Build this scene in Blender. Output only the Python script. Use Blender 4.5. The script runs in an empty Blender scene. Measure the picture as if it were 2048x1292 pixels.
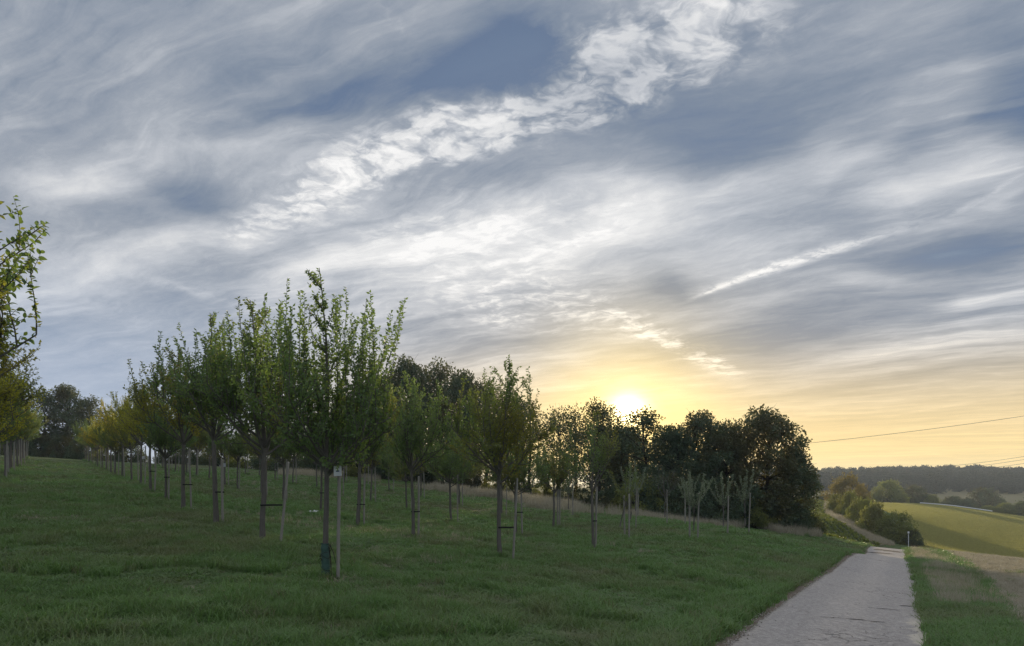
import bpy, bmesh, math, random
import numpy as np
from mathutils import Vector, Matrix

# ------------------------------------------------------------------ camera
HAZE = 0.00030
SC = bpy.context.scene
COL = SC.collection
F_PX, CX, HORIZON, EYE = 1462.0, 1024.0, 965.0, 1.7
cam_data = bpy.data.cameras.new("camera")
cam = bpy.data.objects.new("camera", cam_data)
COL.objects.link(cam)
cam.location = (0, 0, EYE)
cam.rotation_euler = (math.radians(90), 0, 0)
cam_data.sensor_width = 36.0
cam_data.lens = 36.0 * F_PX / 2048.0
cam_data.shift_y = (HORIZON - 646.0) / 2048.0
cam_data.clip_start = 0.1
cam_data.clip_end = 20000.0
SC.camera = cam

# ------------------------------------------------------------------ exposure
SC.view_settings.view_transform = 'Standard'
SC.view_settings.look = 'None'
SC.view_settings.exposure = 0.18
SC.view_settings.gamma = 1.0
SC.view_settings.use_curve_mapping = False
SC.render.engine = 'CYCLES'
SC.cycles.use_denoising = True
SC.cycles.denoising_prefilter = 'NONE'
SC.cycles.sample_clamp_indirect = 3.0
SC.cycles.use_adaptive_sampling = True
SC.cycles.adaptive_threshold = 0.005
SC.cycles.max_bounces = 6
SC.cycles.transparent_max_bounces = 4
SC.cycles.volume_bounces = 0

# ------------------------------------------------------------------ sun
SUN_DIR = Vector(((1255 - CX) / F_PX, 1.0, (HORIZON - 828) / F_PX)).normalized()
SUN_EL = math.asin(SUN_DIR.z)
SUN_AZ = math.atan2(SUN_DIR.x, SUN_DIR.y)
sun_data = bpy.data.lights.new("sun", 'SUN')
sun_data.energy = 3.8
sun_data.angle = math.radians(1.8)     # seen through thin cloud
sun_data.color = (1.0, 0.80, 0.52)
sun = bpy.data.objects.new("sun", sun_data)
COL.objects.link(sun)
sun.rotation_euler = (-SUN_DIR).to_track_quat('-Z', 'Y').to_euler()

# ------------------------------------------------------------------ node helper
class NT:
    def __init__(self, tree):
        self.t = tree
    def new(self, typ, **kw):
        n = self.t.nodes.new(typ)
        for k, v in kw.items():
            setattr(n, k, v)
        return n
    def put(self, sock, v):
        if hasattr(v, 'is_output') or isinstance(v, bpy.types.NodeSocket):
            self.t.links.new(v, sock)
        else:
            sock.default_value = v
    def m(self, op, a, b=0.0, c=0.0, clamp=False):
        n = self.new('ShaderNodeMath', operation=op, use_clamp=clamp)
        self.put(n.inputs[0], a); self.put(n.inputs[1], b); self.put(n.inputs[2], c)
        return n.outputs[0]
    def v(self, op, a, b=(0, 0, 0), c=(0, 0, 0), s=None, out=0):
        n = self.new('ShaderNodeVectorMath', operation=op)
        self.put(n.inputs[0], a); self.put(n.inputs[1], b); self.put(n.inputs[2], c)
        if s is not None:
            self.put(n.inputs[3], s)
        return n.outputs['Value'] if op in ('DOT_PRODUCT', 'LENGTH', 'DISTANCE') else n.outputs[0]
    def noise(self, vec, scale=1.0, detail=4.0, rough=0.5, lac=2.0, dist=0.0, color=False, dims='2D'):
        n = self.new('ShaderNodeTexNoise', noise_dimensions=dims)
        self.put(n.inputs['Vector'], vec)
        n.inputs['Scale'].default_value = scale; n.inputs['Detail'].default_value = detail
        n.inputs['Roughness'].default_value = rough; n.inputs['Lacunarity'].default_value = lac
        n.inputs['Distortion'].default_value = dist
        return n.outputs[1 if color else 0]
    def rng(self, x, a, b, c=0.0, d=1.0, smooth=True):
        n = self.new('ShaderNodeMapRange', interpolation_type='SMOOTHSTEP' if smooth else 'LINEAR')
        self.put(n.inputs[0], x)
        for i, q in enumerate((a, b, c, d)):
            self.put(n.inputs[1 + i], q)
        return n.outputs[0]
    def mix(self, fac, a, b, blend='MIX'):
        n = self.new('ShaderNodeMix', data_type='RGBA', blend_type=blend)
        self.put(n.inputs[0], fac)
        for s, q in ((n.inputs[6], a), (n.inputs[7], b)):
            if isinstance(q, tuple) and len(q) == 3:
                q = (*q, 1.0)
            self.put(s, q)
        return n.outputs[2]
    def ramp(self, x, stops):
        n = self.new('ShaderNodeValToRGB')
        r = n.color_ramp
        while len(r.elements) < len(stops):
            r.elements.new(0.5)
        for e, (p, c) in zip(r.elements, stops):
            e.position = p; e.color = (*c, 1.0)
        self.put(n.inputs[0], x)
        return n.outputs[0]
    def mapping(self, vec, loc=(0, 0, 0), rot=0.0, scale=(1, 1, 1), typ='TEXTURE'):
        n = self.new('ShaderNodeMapping', vector_type=typ)
        self.put(n.inputs[0], vec)
        n.inputs[1].default_value = loc; n.inputs[2].default_value = (0, 0, rot); n.inputs[3].default_value = scale
        return n.outputs[0]

def lin(r, g, b):
    f = lambda c: (c / 255 / 12.92) if c / 255 <= 0.04045 else ((c / 255 + 0.055) / 1.055) ** 2.4
    return (f(r), f(g), f(b))

# ------------------------------------------------------------------ sky (world)
# Clouds lie on a level sheet high above the place: q = where a view direction meets that sheet.
SKY_H = 0.07
def sky_q(px, py):
    d = Vector(((px - CX) / F_PX, 1.0, (HORIZON - py) / F_PX)).normalized()
    return np.array((d.x, d.y)) / (max(d.z, 0.0) + SKY_H)

def cloud_cell(px, py, hl, hw, ang):
    """an elongated cloud of the sheet: centre, turn and two half sizes on the sheet"""
    a = math.radians(ang)
    c = sky_q(px, py)
    J = np.column_stack(((sky_q(px + 2, py) - sky_q(px - 2, py)) / 4, (sky_q(px, py + 2) - sky_q(px, py - 2)) / 4))
    R = np.array(((math.cos(a), math.sin(a)), (-math.sin(a), math.cos(a))))
    U, S, _ = np.linalg.svd(J @ R @ np.diag((hl, hw)))
    return c, math.atan2(U[1, 0], U[0, 0]), S

CLOUDS = [  # soft, drifting sheet cloud: thin places (negative) and thick places (positive)
    (850, 195, 240, 58, 8, -.36), (1070, 115, 90, 45, 25, -.30), (650, 235, 120, 34, 8, -.16),
    (1330, 300, 230, 75, 4, -.20), (1560, 200, 200, 55, 15, -.12), (2045, 225, 55, 120, 0, -.34), (1850, 310, 60, 45, 20, -.13),
    (1950, 500, 140, 26, 10, -.40), (370, 385, 120, 26, -14, -.22), (255, 425, 130, 30, 14, -.18),
    (230, 60, 330, 110, 20, -.10), (700, 60, 200, 60, 30, -.06), (1590, 655, 260, 24, 7, -.22), (1480, 715, 150, 18, 4, -.16),
    (1335, 560, 60, 18, -22, -.20), (1760, 765, 180, 16, 7, -.12), (130, 690, 190, 60, 0, -.12), (330, 590, 110, 26, -25, -.10),
    (1010, 390, 90, 26, -8, -.14), (870, 660, 110, 26, 0, -.10), (1640, 450, 110, 26, 5, -.12), (1800, 590, 150, 16, 8, -.10), (1000, 700, 170, 20, -4, -.08),
    (450, 470, 170, 34, 20, .22), (250, 510, 110, 40, 18, .18), (160, 385, 90, 30, 12, .24), (110, 560, 130, 50, 15, .12),
    (600, 565, 80, 34, 35, .18), (740, 520, 150, 36, 18, .18), (960, 580, 120, 60, 0, .15), (860, 490, 120, 40, 12, .12),
    (1190, 410, 110, 46, 22, .20), (1350, 395, 110, 30, 4, .12), (1170, 490, 190, 60, 8, .18), (1620, 290, 70, 50, -25, .12),
    (1720, 315, 110, 16, 35, .10), (1880, 365, 130, 28, 14, .26), (1990, 400, 70, 12, 22, .14), (1420, 530, 90, 26, 5, .14),
    (1990, 600, 80, 11, 8, .18), (1790, 560, 90, 12, -4, .12), (1850, 690, 190, 12, 8, .12), (1700, 720, 160, 9, 8, .07),
    (500, 315, 170, 14, 4, .08), (1440, 745, 60, 9, -18, .10),
]
PUFFS = [   # the bank of small bright puffs that crosses the sky
    (480, 455, 110, 34, 24, .14), (590, 405, 100, 34, 30, .20), (700, 350, 110, 38, 32, .32), (800, 305, 80, 34, 25, .36), (905, 280, 90, 34, 16, .46), (1010, 255, 80, 36, 12, .5), (1100, 230, 90, 38, 18, .5),
    (1180, 195, 80, 34, 24, .42), (1230, 125, 80, 60, 40, .34), (1340, 95, 130, 62, 22, .36), (1260, 185, 60, 28, 15, .30), (1480, 45, 150, 48, 12, .30), (1400, 150, 90, 30, 10, .16), (1130, 60, 90, 50, 20, .12),
    (790, 30, 80, 14, -30, .18), (590, 260, 60, 22, 0, .16), (440, 255, 46, 26, 20, .14), (380, 180, 30, 12, 0, .16), (950, 300, 160, 12, 14, .14),
    (1370, 700, 95, 15, -24, .62), (1000, 590, 140, 60, 0, .27), (860, 470, 140, 50, 5, .22), (1150, 640, 120, 30, 0, .16), (1180, 440, 150, 50, 10, .16),
]
TRAILS = [(1590, 522, 130, 8, 17, .5), (1440, 575, 55, 4, 22, .34), (370, 578, 85, 7, -17, .14), (1975, 390, 60, 5, 30, .16), (1195, 637, 40, 3, 14, .14),
          (1850, 820, 70, 2.2, 10, .12), (1880, 910, 40, 2.2, -9, .10)]

world = bpy.data.worlds.new("World")
SC.world = world
world.use_nodes = True
W = NT(world.node_tree)
for n in list(W.t.nodes):
    W.t.nodes.remove(n)
w_out = W.new('ShaderNodeOutputWorld')
w_bg = W.new('ShaderNodeBackground')
SKY_STRENGTH = 0.1
w_bg.inputs[1].default_value = SKY_STRENGTH
W.t.links.new(w_bg.outputs[0], w_out.inputs[0])
nis = W.new('ShaderNodeTexSky', sky_type='NISHITA')
nis.sun_disc = False
nis.sun_elevation = SUN_EL
nis.sun_rotation = SUN_AZ
nis.air_density = 1.0; nis.dust_density = 2.0; nis.ozone_density = 2.5
wd = W.v('NORMALIZE', W.new('ShaderNodeTexCoord').outputs['Generated'])
sep = W.new('ShaderNodeSeparateXYZ'); W.put(sep.inputs[0], wd)
zz = W.m('MAXIMUM', sep.outputs[2], 0.0)
inv = W.m('DIVIDE', 1.0, W.m('ADD', zz, SKY_H))
flat = W.v('MULTIPLY', wd, (1, 1, 0))
q = W.v('SCALE', flat, s=inv)
def warped(scale, detail, amp, seed):
    c = W.noise(W.v('ADD', q, (seed, seed * 2.3, seed * .7)), scale, detail, 0.55, color=True)
    return W.v('MULTIPLY', W.v('SUBTRACT', c, (.5, .5, .5)), (amp, amp, 0))
w_soft = warped(1.0, 3, 0.50, 3.1)
q_soft = W.v('ADD', q, w_soft)
w_puff = warped(5.0, 4, 0.20, 7.7)
q_puff = W.v('ADD', W.v('ADD', q, W.v('SCALE', w_puff, s=0.6)), W.v('SCALE', w_soft, s=0.22))
q_line = W.v('ADD', W.v('ADD', q, W.v('SCALE', w_puff, s=0.22)), W.v('SCALE', w_soft, s=0.03))
def total(cells, vec):
    acc = 0.0
    base = vec
    for i, (px, py, hl, hw, ang, w) in enumerate(cells):
        if i and i % 10 == 0:      # keeps the evaluation in short runs, so that few values are held at once
            vec = W.v('MULTIPLY_ADD', acc, (1e-7, 1e-7, 0), base)
        c, rot, S = cloud_cell(px, py, hl, hw, ang)
        p = W.mapping(vec, (c[0], c[1], 0), rot, (S[0] * 1.35, S[1] * 1.35, 1))
        g = W.m('POWER', 0.37, W.v('DOT_PRODUCT', p, p))
        acc = W.m('MULTIPLY_ADD', g, w, acc)
    return acc
soft = W.m('MULTIPLY', total(CLOUDS, q_soft), 1.15)
puff = total(PUFFS, q_puff)
trail = total(TRAILS, q_line)
# fibres of the high cloud run along the wind
WIND = math.radians(145)
q_fib = W.mapping(q_soft, (0, 0, 0), WIND, (2.6, .55, 1))
fib = W.noise(q_fib, 1.35, 9, 0.62)
fil = W.m('SUBTRACT', 1.0, W.m('ABSOLUTE', W.m('MULTIPLY_ADD', W.noise(W.mapping(q_soft, (3.1, 1.7, 0), WIND + .12, (3.6, .42, 1)), 1.5, 6, 0.6), 2.0, -1.0)))
fil = W.rng(fil, 0.72, 1.0)
fine = W.noise(W.mapping(q_puff, (0, 0, 0), WIND, (1.6, .75, 1)), 5.0, 8, 0.68)
cell_n = W.noise(W.v('ADD', q_puff, W.v('SCALE', w_soft, s=0.2)), 16.0, 6, 0.62)
big = W.noise(q_soft, 0.55, 2, 0.5)
lift = W.m('ADD', W.rng(zz, 0.5, 0.28, 0, .085), W.rng(zz, 0.54, 0.74, 0, .26))  # second term: unseen higher sky brightened, added fill light for the ground
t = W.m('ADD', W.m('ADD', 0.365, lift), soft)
t = W.m('MULTIPLY_ADD', W.m('SUBTRACT', fib, 0.5), 0.60, t)
t = W.m('MULTIPLY_ADD', W.m('SUBTRACT', big, 0.5), 0.22, t)
t = W.m('MULTIPLY_ADD', W.m('SUBTRACT', fil, 0.35), W.rng(big, .38, .62, .03, .13), t)
t = W.m('MULTIPLY_ADD', W.m('SUBTRACT', fine, 0.5), 0.40, t)
pg = W.rng(W.m('MULTIPLY', puff, W.m('MULTIPLY_ADD', fine, 2.6, -0.35)), 0.0, 0.58)
def billow(scale):
    n = W.new('ShaderNodeTexVoronoi', voronoi_dimensions='2D', feature='SMOOTH_F1')
    W.put(n.inputs['Vector'], q_puff); n.inputs['Scale'].default_value = scale
    n.inputs['Smoothness'].default_value = .35; n.inputs['Detail'].default_value = 2.0; n.inputs['Roughness'].default_value = .45; n.inputs['Lacunarity'].default_value = 2.3
    n.normalize = True
    return n.outputs['Distance']
bil = W.m('SUBTRACT', 0.34, billow(13.0))
pcell = W.rng(W.m('ADD', W.m('MULTIPLY_ADD', bil, 2.4, W.m('MULTIPLY', W.m('SUBTRACT', cell_n, 0.5), 1.5)), W.m('MULTIPLY', pg, 0.42)), -0.24, 0.88)
pf = W.m('MULTIPLY', W.m('MULTIPLY', pg, 0.53), W.m('MULTIPLY_ADD', pcell, 0.92, 0.0))
t = W.m('ADD', t, pf)
t = W.m('ADD', t, W.m('MULTIPLY', trail, W.rng(cell_n, 0.3, 0.6, 0.5, 1.2)))
K = 1.0 / SKY_STRENGTH
def up(c):
    return tuple(x * K for x in c)
cloud = W.ramp(t, [(0.0, lin(96, 113, 140)), (0.20, lin(122, 134, 151)), (0.40, lin(151, 158, 169)), (0.58, lin(181, 185, 192)), (0.76, lin(210, 211, 213)), (1.0, lin(238, 237, 236))])
cloud = W.v('SCALE', cloud, s=K)
cover = W.rng(t, -0.25, 0.22, 0.6, 1.0)
nis_c = W.v('MULTIPLY', nis.outputs[0], (.75, .92, 1.12))
sky_c = W.mix(cover, nis_c, cloud)
# lower air: pale near the horizon, yellow round the sun
sunward = W.v('DOT_PRODUCT', wd, tuple(SUN_DIR))
yel = W.v('DOT_PRODUCT', W.v('NORMALIZE', flat), tuple(Vector((math.sin(math.radians(22)), math.cos(math.radians(22)), 0))))
side = W.rng(yel, 0.62, 0.985)
low = W.m('MULTIPLY', W.rng(zz, 0.20, 0.02), side)
warm = W.mix(0.72, W.v('MULTIPLY', sky_c, (1.85, 1.36, 0.66)), up(lin(252, 219, 150)))
sky_c = W.mix(low, sky_c, warm)
lowblue = W.m('MULTIPLY', W.rng(zz, 0.30, 0.08), W.m('SUBTRACT', 1.0, side))
sky_c = W.mix(W.m('MULTIPLY', lowblue, 0.55), sky_c, up(lin(176, 191, 215)))
ang = W.m('ARCCOSINE', W.m('MINIMUM', sunward, 1.0))
def glow(sig, col, p=2.0):
    g = W.m('POWER', 0.37, W.m('POWER', W.m('DIVIDE', ang, math.radians(sig)), p))
    return W.v('SCALE', up(col), s=g)
sky_c = W.v('ADD', sky_c, W.v('SCALE', glow(19.0, (.21, .13, .02)), s=W.rng(zz, .34, .08)))
sky_c = W.v('ADD', sky_c, glow(6.4, (.58, .40, .06)))
sky_c = W.v('ADD', sky_c, glow(1.12, (4.8, 3.8, 1.9), 1.75))
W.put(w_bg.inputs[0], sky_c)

world.cycles.sampling_method = 'MANUAL'
world.cycles.sample_map_resolution = 512

# ------------------------------------------------------------------ helpers
rs = np.random.RandomState(11)

def tag(o, label=None, cat=None, group=None, kind=None):
    for k, v in (("label", label), ("category", cat), ("group", group), ("kind", kind)):
        if v:
            o[k] = v
    return o

def link(name, mesh, parent=None, loc=None):
    o = bpy.data.objects.new(name, mesh)
    COL.objects.link(o)
    if parent is not None:
        o.parent = parent
    if loc is not None:
        o.location = loc
    return o

def mesh_np(name, verts, faces, mats=(), smooth=False, midx=None):
    """verts Nx3, faces: array Mx3 or Mx4 (or a list of both kinds of array)"""
    me = bpy.data.meshes.new(name)
    verts = np.asarray(verts, dtype=np.float32)
    fl = faces if isinstance(faces, list) else [faces]
    fl = [np.asarray(f, dtype=np.int32) for f in fl if len(f)]
    me.vertices.add(len(verts)); me.vertices.foreach_set("co", verts.ravel())
    nl = sum(f.size for f in fl); nf = sum(len(f) for f in fl)
    me.loops.add(nl); me.polygons.add(nf)
    me.loops.foreach_set("vertex_index", np.concatenate([f.ravel() for f in fl]))
    tot = np.concatenate([np.full(len(f), f.shape[1], dtype=np.int32) for f in fl])
    me.polygons.foreach_set("loop_start", np.concatenate(([0], np.cumsum(tot)[:-1])).astype(np.int32))
    me.polygons.foreach_set("loop_total", tot)
    if midx is not None:
        me.polygons.foreach_set("material_index", np.asarray(midx, dtype=np.int32))
    me.update(calc_edges=True)
    if smooth:
        me.polygons.foreach_set("use_smooth", np.ones(nf, dtype=bool))
    for m in mats:
        me.materials.append(m)
    return me

def material(name):
    m = bpy.data.materials.new(name)
    m.use_nodes = True
    T = NT(m.node_tree)
    for n in list(T.t.nodes):
        T.t.nodes.remove(n)
    out = T.new('ShaderNodeOutputMaterial')
    return m, T, out

def principled(T, out, color, rough=0.8, normal=None, spec=0.3, metal=0.0):
    p = T.new('ShaderNodeBsdfPrincipled')
    T.put(p.inputs['Base Color'], (*color, 1.0) if isinstance(color, tuple) else color)
    T.put(p.inputs['Roughness'], rough)
    p.inputs['Specular IOR Level'].default_value = spec
    p.inputs['Metallic'].default_value = metal
    if normal is not None:
        T.put(p.inputs['Normal'], normal)
    T.t.links.new(p.outputs[0], out.inputs[0])
    return p

def bump(T, h, strength=0.4, dist=0.02):
    b = T.new('ShaderNodeBump')
    b.inputs['Strength'].default_value = strength; b.inputs['Distance'].default_value = dist
    T.put(b.inputs['Height'], h)
    return b.outputs[0]

def vnoise(x, y, scale, seed=0):
    """smooth value noise in numpy, about -1..1"""
    x = np.asarray(x, float) / scale + seed * 17.31; y = np.asarray(y, float) / scale - seed * 9.77
    xi = np.floor(x).astype(np.int64); yi = np.floor(y).astype(np.int64)
    fx = x - xi; fy = y - yi
    fx = fx * fx * (3 - 2 * fx); fy = fy * fy * (3 - 2 * fy)
    def h(a, b):
        v = (a * 374761393 + b * 668265263 + seed * 144665) & 0xffffffff
        v = ((v ^ (v >> 13)) * 1274126177) & 0xffffffff
        return ((v ^ (v >> 16)) & 0xffff) / 32767.5 - 1.0
    return (h(xi, yi) * (1 - fx) + h(xi + 1, yi) * fx) * (1 - fy) + (h(xi, yi + 1) * (1 - fx) + h(xi + 1, yi + 1) * fx) * fy

# ------------------------------------------------------------------ terrain
# heights surveyed from the photograph: (pixel x, pixel y, metres away)
SURVEY = [
    (650, 1160, 13), (515, 1092, 17.2), (425, 1050, 21.4), (366, 1020, 25.6), (322, 998, 30), (292, 983, 34), (262, 970, 38.5), (230, 957, 45), (165, 920, 92), (190, 935, 68),
    (1000, 1117, 19), (845, 1077, 23.2), (730, 1052, 27.4), (640, 1022, 31.6), (567, 1004, 36), (500, 985, 42),
    (1188, 1097, 24.5), (885, 1042, 33), (1130, 1055, 36), (1243, 1072, 31.8), (1395, 1076, 29), (1450, 1070, 34), (1497, 1064, 35), (1333, 1050, 38), (1273, 1032, 45),
    (1024, 1300, 8), (300, 1292, 7.5), (-100, 1240, 8), (0, 1010, 25), (60, 940, 50),
    (1330, 1046, 56), (1600, 1062, 60), (1150, 1008, 60), (950, 982, 66), (800, 962, 72), (600, 947, 84), (400, 930, 94), (100, 916, 100), (-200, 905, 90),
    (1668, 1292, 10.6), (1700, 1200, 17.4), (1715, 1150, 26.7), (1745, 1110, 46.9), (1770, 1097, 62), (1735, 1094, 60), (1690, 1080, 60),
    (2048, 1292, 10.2), (2048, 1180, 24), (2048, 1119, 46), (1900, 1103, 55), (2300, 1180, 24),
    (2048, 1135, 62), (1900, 1112, 72), (1842, 1096, 86), (2048, 1116, 90), (1900, 1062, 120), (2048, 1070, 130), (1828, 1050, 125), (1760, 1013, 190), (1741, 1005, 215), (1902, 1013, 215), (2048, 1034, 190), (1830, 1007, 225),
    (1900, 1012, 290), (2048, 1030, 280), (1740, 1006, 290), (1900, 985, 430), (2048, 985, 430), (1700, 985, 430), (2048, 963, 560), (1900, 962, 560), (1700, 964, 560), (2300, 960, 560),
    (1686, 1050, 88), (1652, 1030, 112), (1640, 1003, 150), (1719, 1070, 84), (1758, 1078, 94), (1770, 1106, 74), (1800, 1108, 74), (1735, 1098, 72), (1700, 1040, 105), (1690, 1010, 150), (1640, 1000, 260), (1640, 990, 330),
    (1350, 985, 140), (1000, 970, 150), (600, 962, 160), (100, 960, 170), (1350, 975, 400), (700, 970, 450), (100, 968, 450),
]
ctrl = [((px - CX) / F_PX * d, d, EYE - (py - HORIZON) / F_PX * d) for px, py, d in SURVEY]
ctrl += [(0, 0, 0), (4, 1, -.15), (-4, 1, .12), (-12, 3, .5), (14, 0, -.4), (0, -12, .1), (20, -15, -.3), (-20, -15, .8), (60, 0, -3), (-60, 0, 4), (0, -80, 1), (80, -80, -3), (-80, -80, 5)]
for a_ in range(0, 360, 30):
    for R_, z_ in ((1500, -2.0), (3500, -8.0)):
        ctrl.append((R_ * math.sin(math.radians(a_)), R_ * math.cos(math.radians(a_)), z_))
ctrl = np.array(ctrl)
def squash(X, Y):
    r = np.hypot(X, Y) + 1e-9
    k = 15.0 * np.log1p(r / 15.0) / r
    return np.stack((X * k, Y * k), -1)
_cp = squash(ctrl[:, 0], ctrl[:, 1])
def _phi(r2):
    return np.where(r2 > 1e-12, 0.5 * r2 * np.log(np.maximum(r2, 1e-12)), 0.0)
_n = len(_cp)
_A = np.zeros((_n + 3, _n + 3))
_A[:_n, :_n] = _phi(((_cp[:, None] - _cp[None]) ** 2).sum(-1)) + np.eye(_n) * 0.6
_A[:_n, _n] = 1; _A[:_n, _n + 1:] = _cp; _A[_n:, :_n] = _A[:_n, _n:].T
_w = np.linalg.solve(_A, np.concatenate((ctrl[:, 2], np.zeros(3))))
def zf(X, Y):
    X = np.asarray(X, float); Y = np.asarray(Y, float)
    shp = X.shape
    p = squash(X.ravel(), Y.ravel())
    out = np.empty(len(p))
    for i in range(0, len(p), 20000):
        q_ = p[i:i + 20000]
        out[i:i + 20000] = _phi(((q_[:, None] - _cp[None]) ** 2).sum(-1)) @ _w[:_n] + _w[_n] + q_ @ _w[_n + 1:]
    return out.reshape(shp)
def bumps(X, Y):
    r = np.hypot(X, Y)
    return (vnoise(X, Y, 1.7, 1) * .035 + vnoise(X, Y, .6, 2) * .016 + vnoise(X, Y, 6, 3) * .05) * np.clip(1.3 - r / 90, .0, 1) * np.clip(r / 4, 0, 1)
_dd = np.exp(np.linspace(math.log(3.0), math.log(900.0), 2600))
def hit(px, py):
    """the first place where the ground is met when looking through a point of the photograph"""
    X = (px - CX) / F_PX * _dd
    g = EYE - (py - HORIZON) / F_PX * _dd - zf(X, _dd)
    i = int(np.argmax(g < 0)) if (g < 0).any() else len(_dd) - 1
    return X[i], _dd[i]
def at(px, d):
    X = (px - CX) / F_PX * d
    return Vector((X, d, float(zf(X, d))))
def ground(X, Y):
    return float(zf(X, Y) + bumps(np.array(X), np.array(Y)))

def inside(poly, X, Y):
    poly = np.asarray(poly); res = np.zeros(X.shape, bool)
    j = len(poly) - 1
    for i in range(len(poly)):
        xi, yi = poly[i]; xj, yj = poly[j]
        c = ((yi > Y) != (yj > Y)) & (X < (xj - xi) * (Y - yi) / (yj - yi + 1e-12) + xi)
        res ^= c; j = i
    return res

# road edges, from the photograph's bottom to the crest, then on over it
L_PX = [(1462, 1290), (1515, 1245), (1568, 1205), (1620, 1168), (1672, 1133), (1706, 1112), (1735, 1097.5)]
R_PX = [(1876, 1290), (1858, 1245), (1846, 1205), (1836, 1168), (1824, 1133), (1814, 1112), (1805, 1097.5)]
road_l = [hit(*p) for p in L_PX]; road_r = [hit(*p) for p in R_PX]
def rail(pts):
    pts = np.array(pts)
    k = (pts[1] - pts[0]) / (pts[1][1] - pts[0][1])
    near = pts[0] - k * (pts[0][1] - 2.0)
    pts = np.vstack((near, pts))
    c = np.polyfit(pts[:, 1], pts[:, 0], 3)
    end = pts[-1, 1]
    def f(Y):
        Yc = np.clip(Y, 0, end)
        return np.interp(Yc, pts[:, 1], pts[:, 0]) * .35 + np.polyval(c, Yc) * .65 + (Y - Yc) * (pts[-1, 0] - pts[-3, 0]) / (end - pts[-3, 1])
    return f
edge_l, edge_r = rail(road_l), rail(road_r)

def P(lst):
    return [hit(*p) for p in lst]
pa = [(1650, 1003), (1648, 1018), (1653, 1030), (1686, 1050), (1719, 1070), (1740, 1082), (1757, 1091)]
pb = [(1664, 1008), (1665, 1022), (1691, 1038), (1729, 1062), (1762, 1077), (1790, 1090)]
A_, B_ = P(pa), P(pb)
left_beet = [at(1420, 64).xy, at(1560, 64).xy, at(1629, 63).xy, at(1700, 63.5).xy, at(1745, 66).xy]
BEET = [tuple(v) for v in left_beet] + A_[::-1] + [tuple(at(1560, 160).xy), tuple(at(1420, 120).xy)]
PATHZ = A_ + B_[::-1]
FIELD = [tuple(at(1741, 216).xy), *P([(1771, 1022), (1828, 1052)]), tuple(at(1842, 88).xy), tuple(at(1836, 74).xy), tuple(at(1905, 68).xy), tuple(at(2048, 60).xy), tuple(at(2700, 60).xy),
         tuple(at(2700, 175).xy), tuple(at(2048, 190).xy), tuple(at(1976, 203).xy), tuple(at(1902, 215).xy), tuple(at(1828, 222).xy)]
STUB = P([(1846, 1097), (1912, 1114), (1956, 1143), (1986, 1173), (2008, 1212), (2028, 1246), (2056, 1275)]) + [(9.0, 7.0), (30, 5), tuple(at(2700, 58).xy), tuple(at(2048, 58).xy), tuple(at(1905, 64).xy)]

# ground sheet: rings round the viewpoint, finer where the photograph looks
az = np.radians(np.concatenate((np.arange(-180, -44, 4.0), np.arange(-44, -38, .5), np.arange(-38, 38.01, .2), np.arange(38.5, 44, .5), np.arange(44, 180, 4.0))))
rad = np.concatenate(([0.0], np.exp(np.linspace(math.log(1.0), math.log(3000.0), 450))))
RR, AA = np.meshgrid(rad, az, indexing='ij')
GX, GY = RR * np.sin(AA), RR * np.cos(AA)
GZ = zf(GX, GY) + bumps(GX, GY)
# the ground is cut a little under the road
onroad = np.clip(np.minimum(GX - edge_l(GY), edge_r(GY) - GX) / .15 + 1.0, 0, 1) * ((GY > 0) & (GY < 67))
GZ -= .05 * onroad
gv = np.stack((GX, GY, GZ), -1).reshape(-1, 3)
nr, na = RR.shape
ii, jj = np.meshgrid(np.arange(nr - 1), np.arange(na), indexing='ij')
j2 = (jj + 1) % na
quads = np.stack((ii * na + jj, (ii + 1) * na + jj, (ii + 1) * na + j2, ii * na + j2), -1).reshape(-1, 4)[:, ::-1]
fc = gv[quads].mean(1)
zone = np.zeros(len(quads), int)
zone[(fc[:, 1] > 236) & (np.abs(fc[:, 0]) < 900) & (fc[:, 1] < 900)] = 5
for k_, poly in ((1, BEET), (2, PATHZ), (3, FIELD), (4, STUB)):
    zone[inside(poly, fc[:, 0], fc[:, 1]) & (fc[:, 1] > 0)] = k_

def pos(T):
    return T.new('ShaderNodeNewGeometry').outputs['Position']

def grass_colour(T, p):
    """mown meadow: green with drier, browner patches"""
    n1 = T.noise(p, 0.16, 4, .55, dims='3D'); n2 = T.noise(p, 1.3, 4, .6, dims='3D')
    g = T.mix(n2, (.138, .262, .080), (.205, .360, .110))
    dry = T.rng(T.m('MULTIPLY_ADD', n2, .35, T.m('MULTIPLY', n1, .8)), .52, .74)
    return T.mix(T.m('MULTIPLY', dry, .8), g, (.25, .235, .14)), n2

m_meadow, T, out = material("meadow_turf")
p = pos(T)
c, n2 = grass_colour(T, p)
n3 = T.noise(p, 14, 5, .7, dims='3D')
c = T.mix(T.rng(n3, .35, .8), T.mix(.8, c, (.040, .042, .022)), T.mix(.45, c, (.05, .055, .025)))
principled(T, out, c, .95, bump(T, T.m('ADD', n3, n2), .9, .08), .1)

m_beet, T, out = material("beet_soil")
p = pos(T)
n = T.noise(p, 1.2, 5, .65, dims='3D')
principled(T, out, T.mix(n, (.035, .060, .014), (.075, .085, .030)), .95, bump(T, n, .9, .2), .1)

m_path, T, out = material("dry_track")
p = pos(T)
n = T.noise(p, .9, 6, .65, dims='3D')
principled(T, out, T.mix(n, (.13, .105, .055), (.24, .19, .11)), .95, bump(T, n, .9, .15), .1)

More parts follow.
